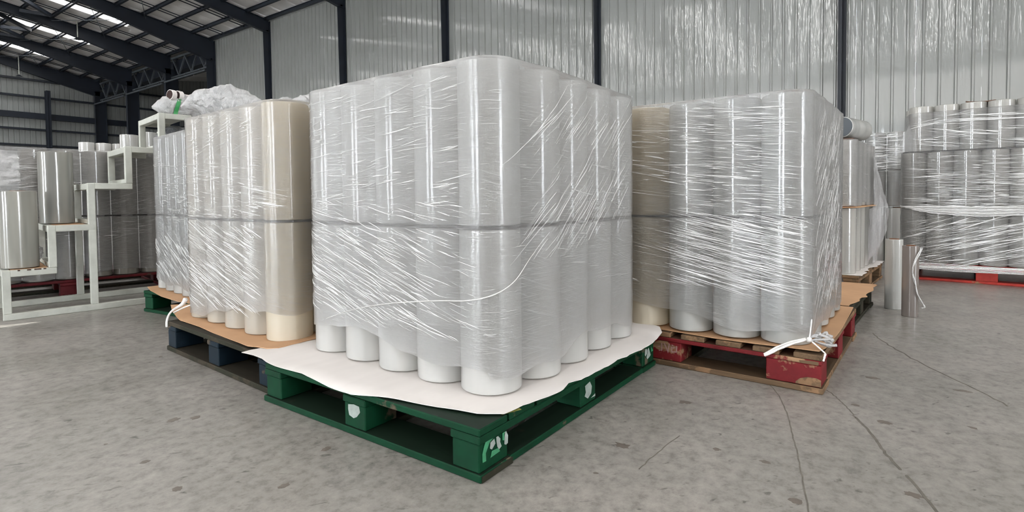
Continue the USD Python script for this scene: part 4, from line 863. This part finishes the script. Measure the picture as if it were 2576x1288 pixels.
# torn film hanging from the slatted pallet stack
tf = thing('torn_film', 'torn clear film sheet hanging off the slatted pallet rolls', 'loose film')
def drape(f, nu, nv):
    gu, gv = np.meshgrid(np.linspace(0, 1, nu), np.linspace(0, 1, nv), indexing='ij'); P = f(gu, gv); idx = np.arange(nu * nv).reshape(nu, nv)
    return (P.reshape(-1, 3), np.stack([idx[:-1, :-1], idx[1:, :-1], idx[1:, 1:], idx[:-1, 1:]], -1).reshape(-1, 4))
def f7(u, v):
    x = 4.35 + .30 * u; y = -.66 - .02 * u - .085 * u * np.sin(math.pi * v) ** 2 + .03 * (meshkit.fbm(np.stack([u * 5, v * 7, 0 * u], -1), 3, 6) - .5); z = .16 + v * (.93 - .12 * u) + .0 * u
    return np.stack([x, y, z], -1)
obj('film_drape', drape(f7, 26, 50), CRUMPLE_THIN, tf, smooth=True)
def f7b(u, v):
    x = 4.1 + .55 * u; y = -.645 - .05 * u - .04 * u * v; z = .62 - .42 * v * (1 - .3 * u) + .03 * u
    return np.stack([x, y + .02 * (meshkit.fbm(np.stack([u * 6, v * 4, 0 * u], -1), 3, 7) - .5), z], -1)
obj('film_drape', drape(f7b, 26, 26), CRUMPLE_THIN, tf, smooth=True)
strip = thing('loose_film', 'thin torn film strip trailing down the smoky floor roll', 'loose film')
sp = [(2.995, -.962, .415), (2.968, -.945, .36), (2.962, -.925, .29), (2.966, -.935, .22), (2.970, -.945, .16), (2.985, -.968, .10), (3.0, -.985, .06), (3.01, -.972, .055)]
obj('film_strip', cat(*[tube(spline(np.array(sp) + np.random.default_rng(k).normal(0, .0035, (8, 3)), 60), .0016 + .001 * (k == 0), 5) for k in range(4)]), CREASE, strip, smooth=True)
# grey roll lying on top of the slatted pallet stack with a core board
lay = thing('film_roll', 'grey film roll lying on its side atop the slatted pallet stack', 'film roll')
LM = np.eye(4); d = np.array([.93, -.36, -.04]); d /= np.linalg.norm(d); LM[:3, 2] = d; LM[:3, 0] = np.array([.04, 0, 1]) - d * (np.array([.04, 0, 1]) @ d); LM[:3, 0] /= np.linalg.norm(LM[:3, 0]); LM[:3, 1] = np.cross(LM[:3, 2], LM[:3, 0]); LM[:3, 3] = (3.70, -.490, 1.245)
mb = roll_mesh(.078, .30, .038); mb.apply_transform(LM); obj('film_body', mb, ROLL_SILVER, lay, smooth=40)
cb = core_mesh(.30, .038); cb.apply_transform(LM); obj('core', cb, CORE, lay, smooth=40)
ed = trimesh.creation.cylinder(.072, .004, sections=32); ed.apply_translation((0, 0, -.002)); ed.apply_transform(LM); obj('end_disc', ed, STEEL_GREY, lay, label='dark grey end')
obj('cardboard_piece', sheet_mesh([(3.70, -.47), (4.1, -.53), (4.12, -.60), (3.72, -.56)], .012, lambda x, y: 1.150 + .02 * ss(x, 3.9, 4.12)), CARD_DARK, None, label='small brown board under the roll lying on the slatted pallet', cat='cardboard piece')
cp = np.array(P8top[2]); cp2 = np.array(P8top[4])
obj('cardboard_piece', sheet_mesh([(4.96, -1.285), (4.95, -1.37), (4.95, -1.47), (5.10, -1.49), (5.10, -1.29)], .008, lambda x, y: 1.505 + .026 * np.cos((y + 1.40) * 26) * -1 * ss(x, 4.9, 5.1) + .0 * x), CARD_DARK, None, label='curled brown cardboard scrap on top of far right stack', cat='cardboard piece')
# loose gable film strands at top of far right stack
lf = thing('loose_film', 'loose film strands bridging down the left of the far right stack', 'loose film')
def f8(u, v):
    x = 4.97 - .16 * v; y = -.935 + .02 * u + (.16 * u - .02) * v ** 1.4; z = 1.43 - .34 * v
    return np.stack([x + .015 * (meshkit.fbm(np.stack([u * 6, v * 6, 0 * u], -1), 3, 9) - .5), y, z], -1)
obj('film_drape', drape(f8, 20, 24), VEIL, lf, smooth=True)
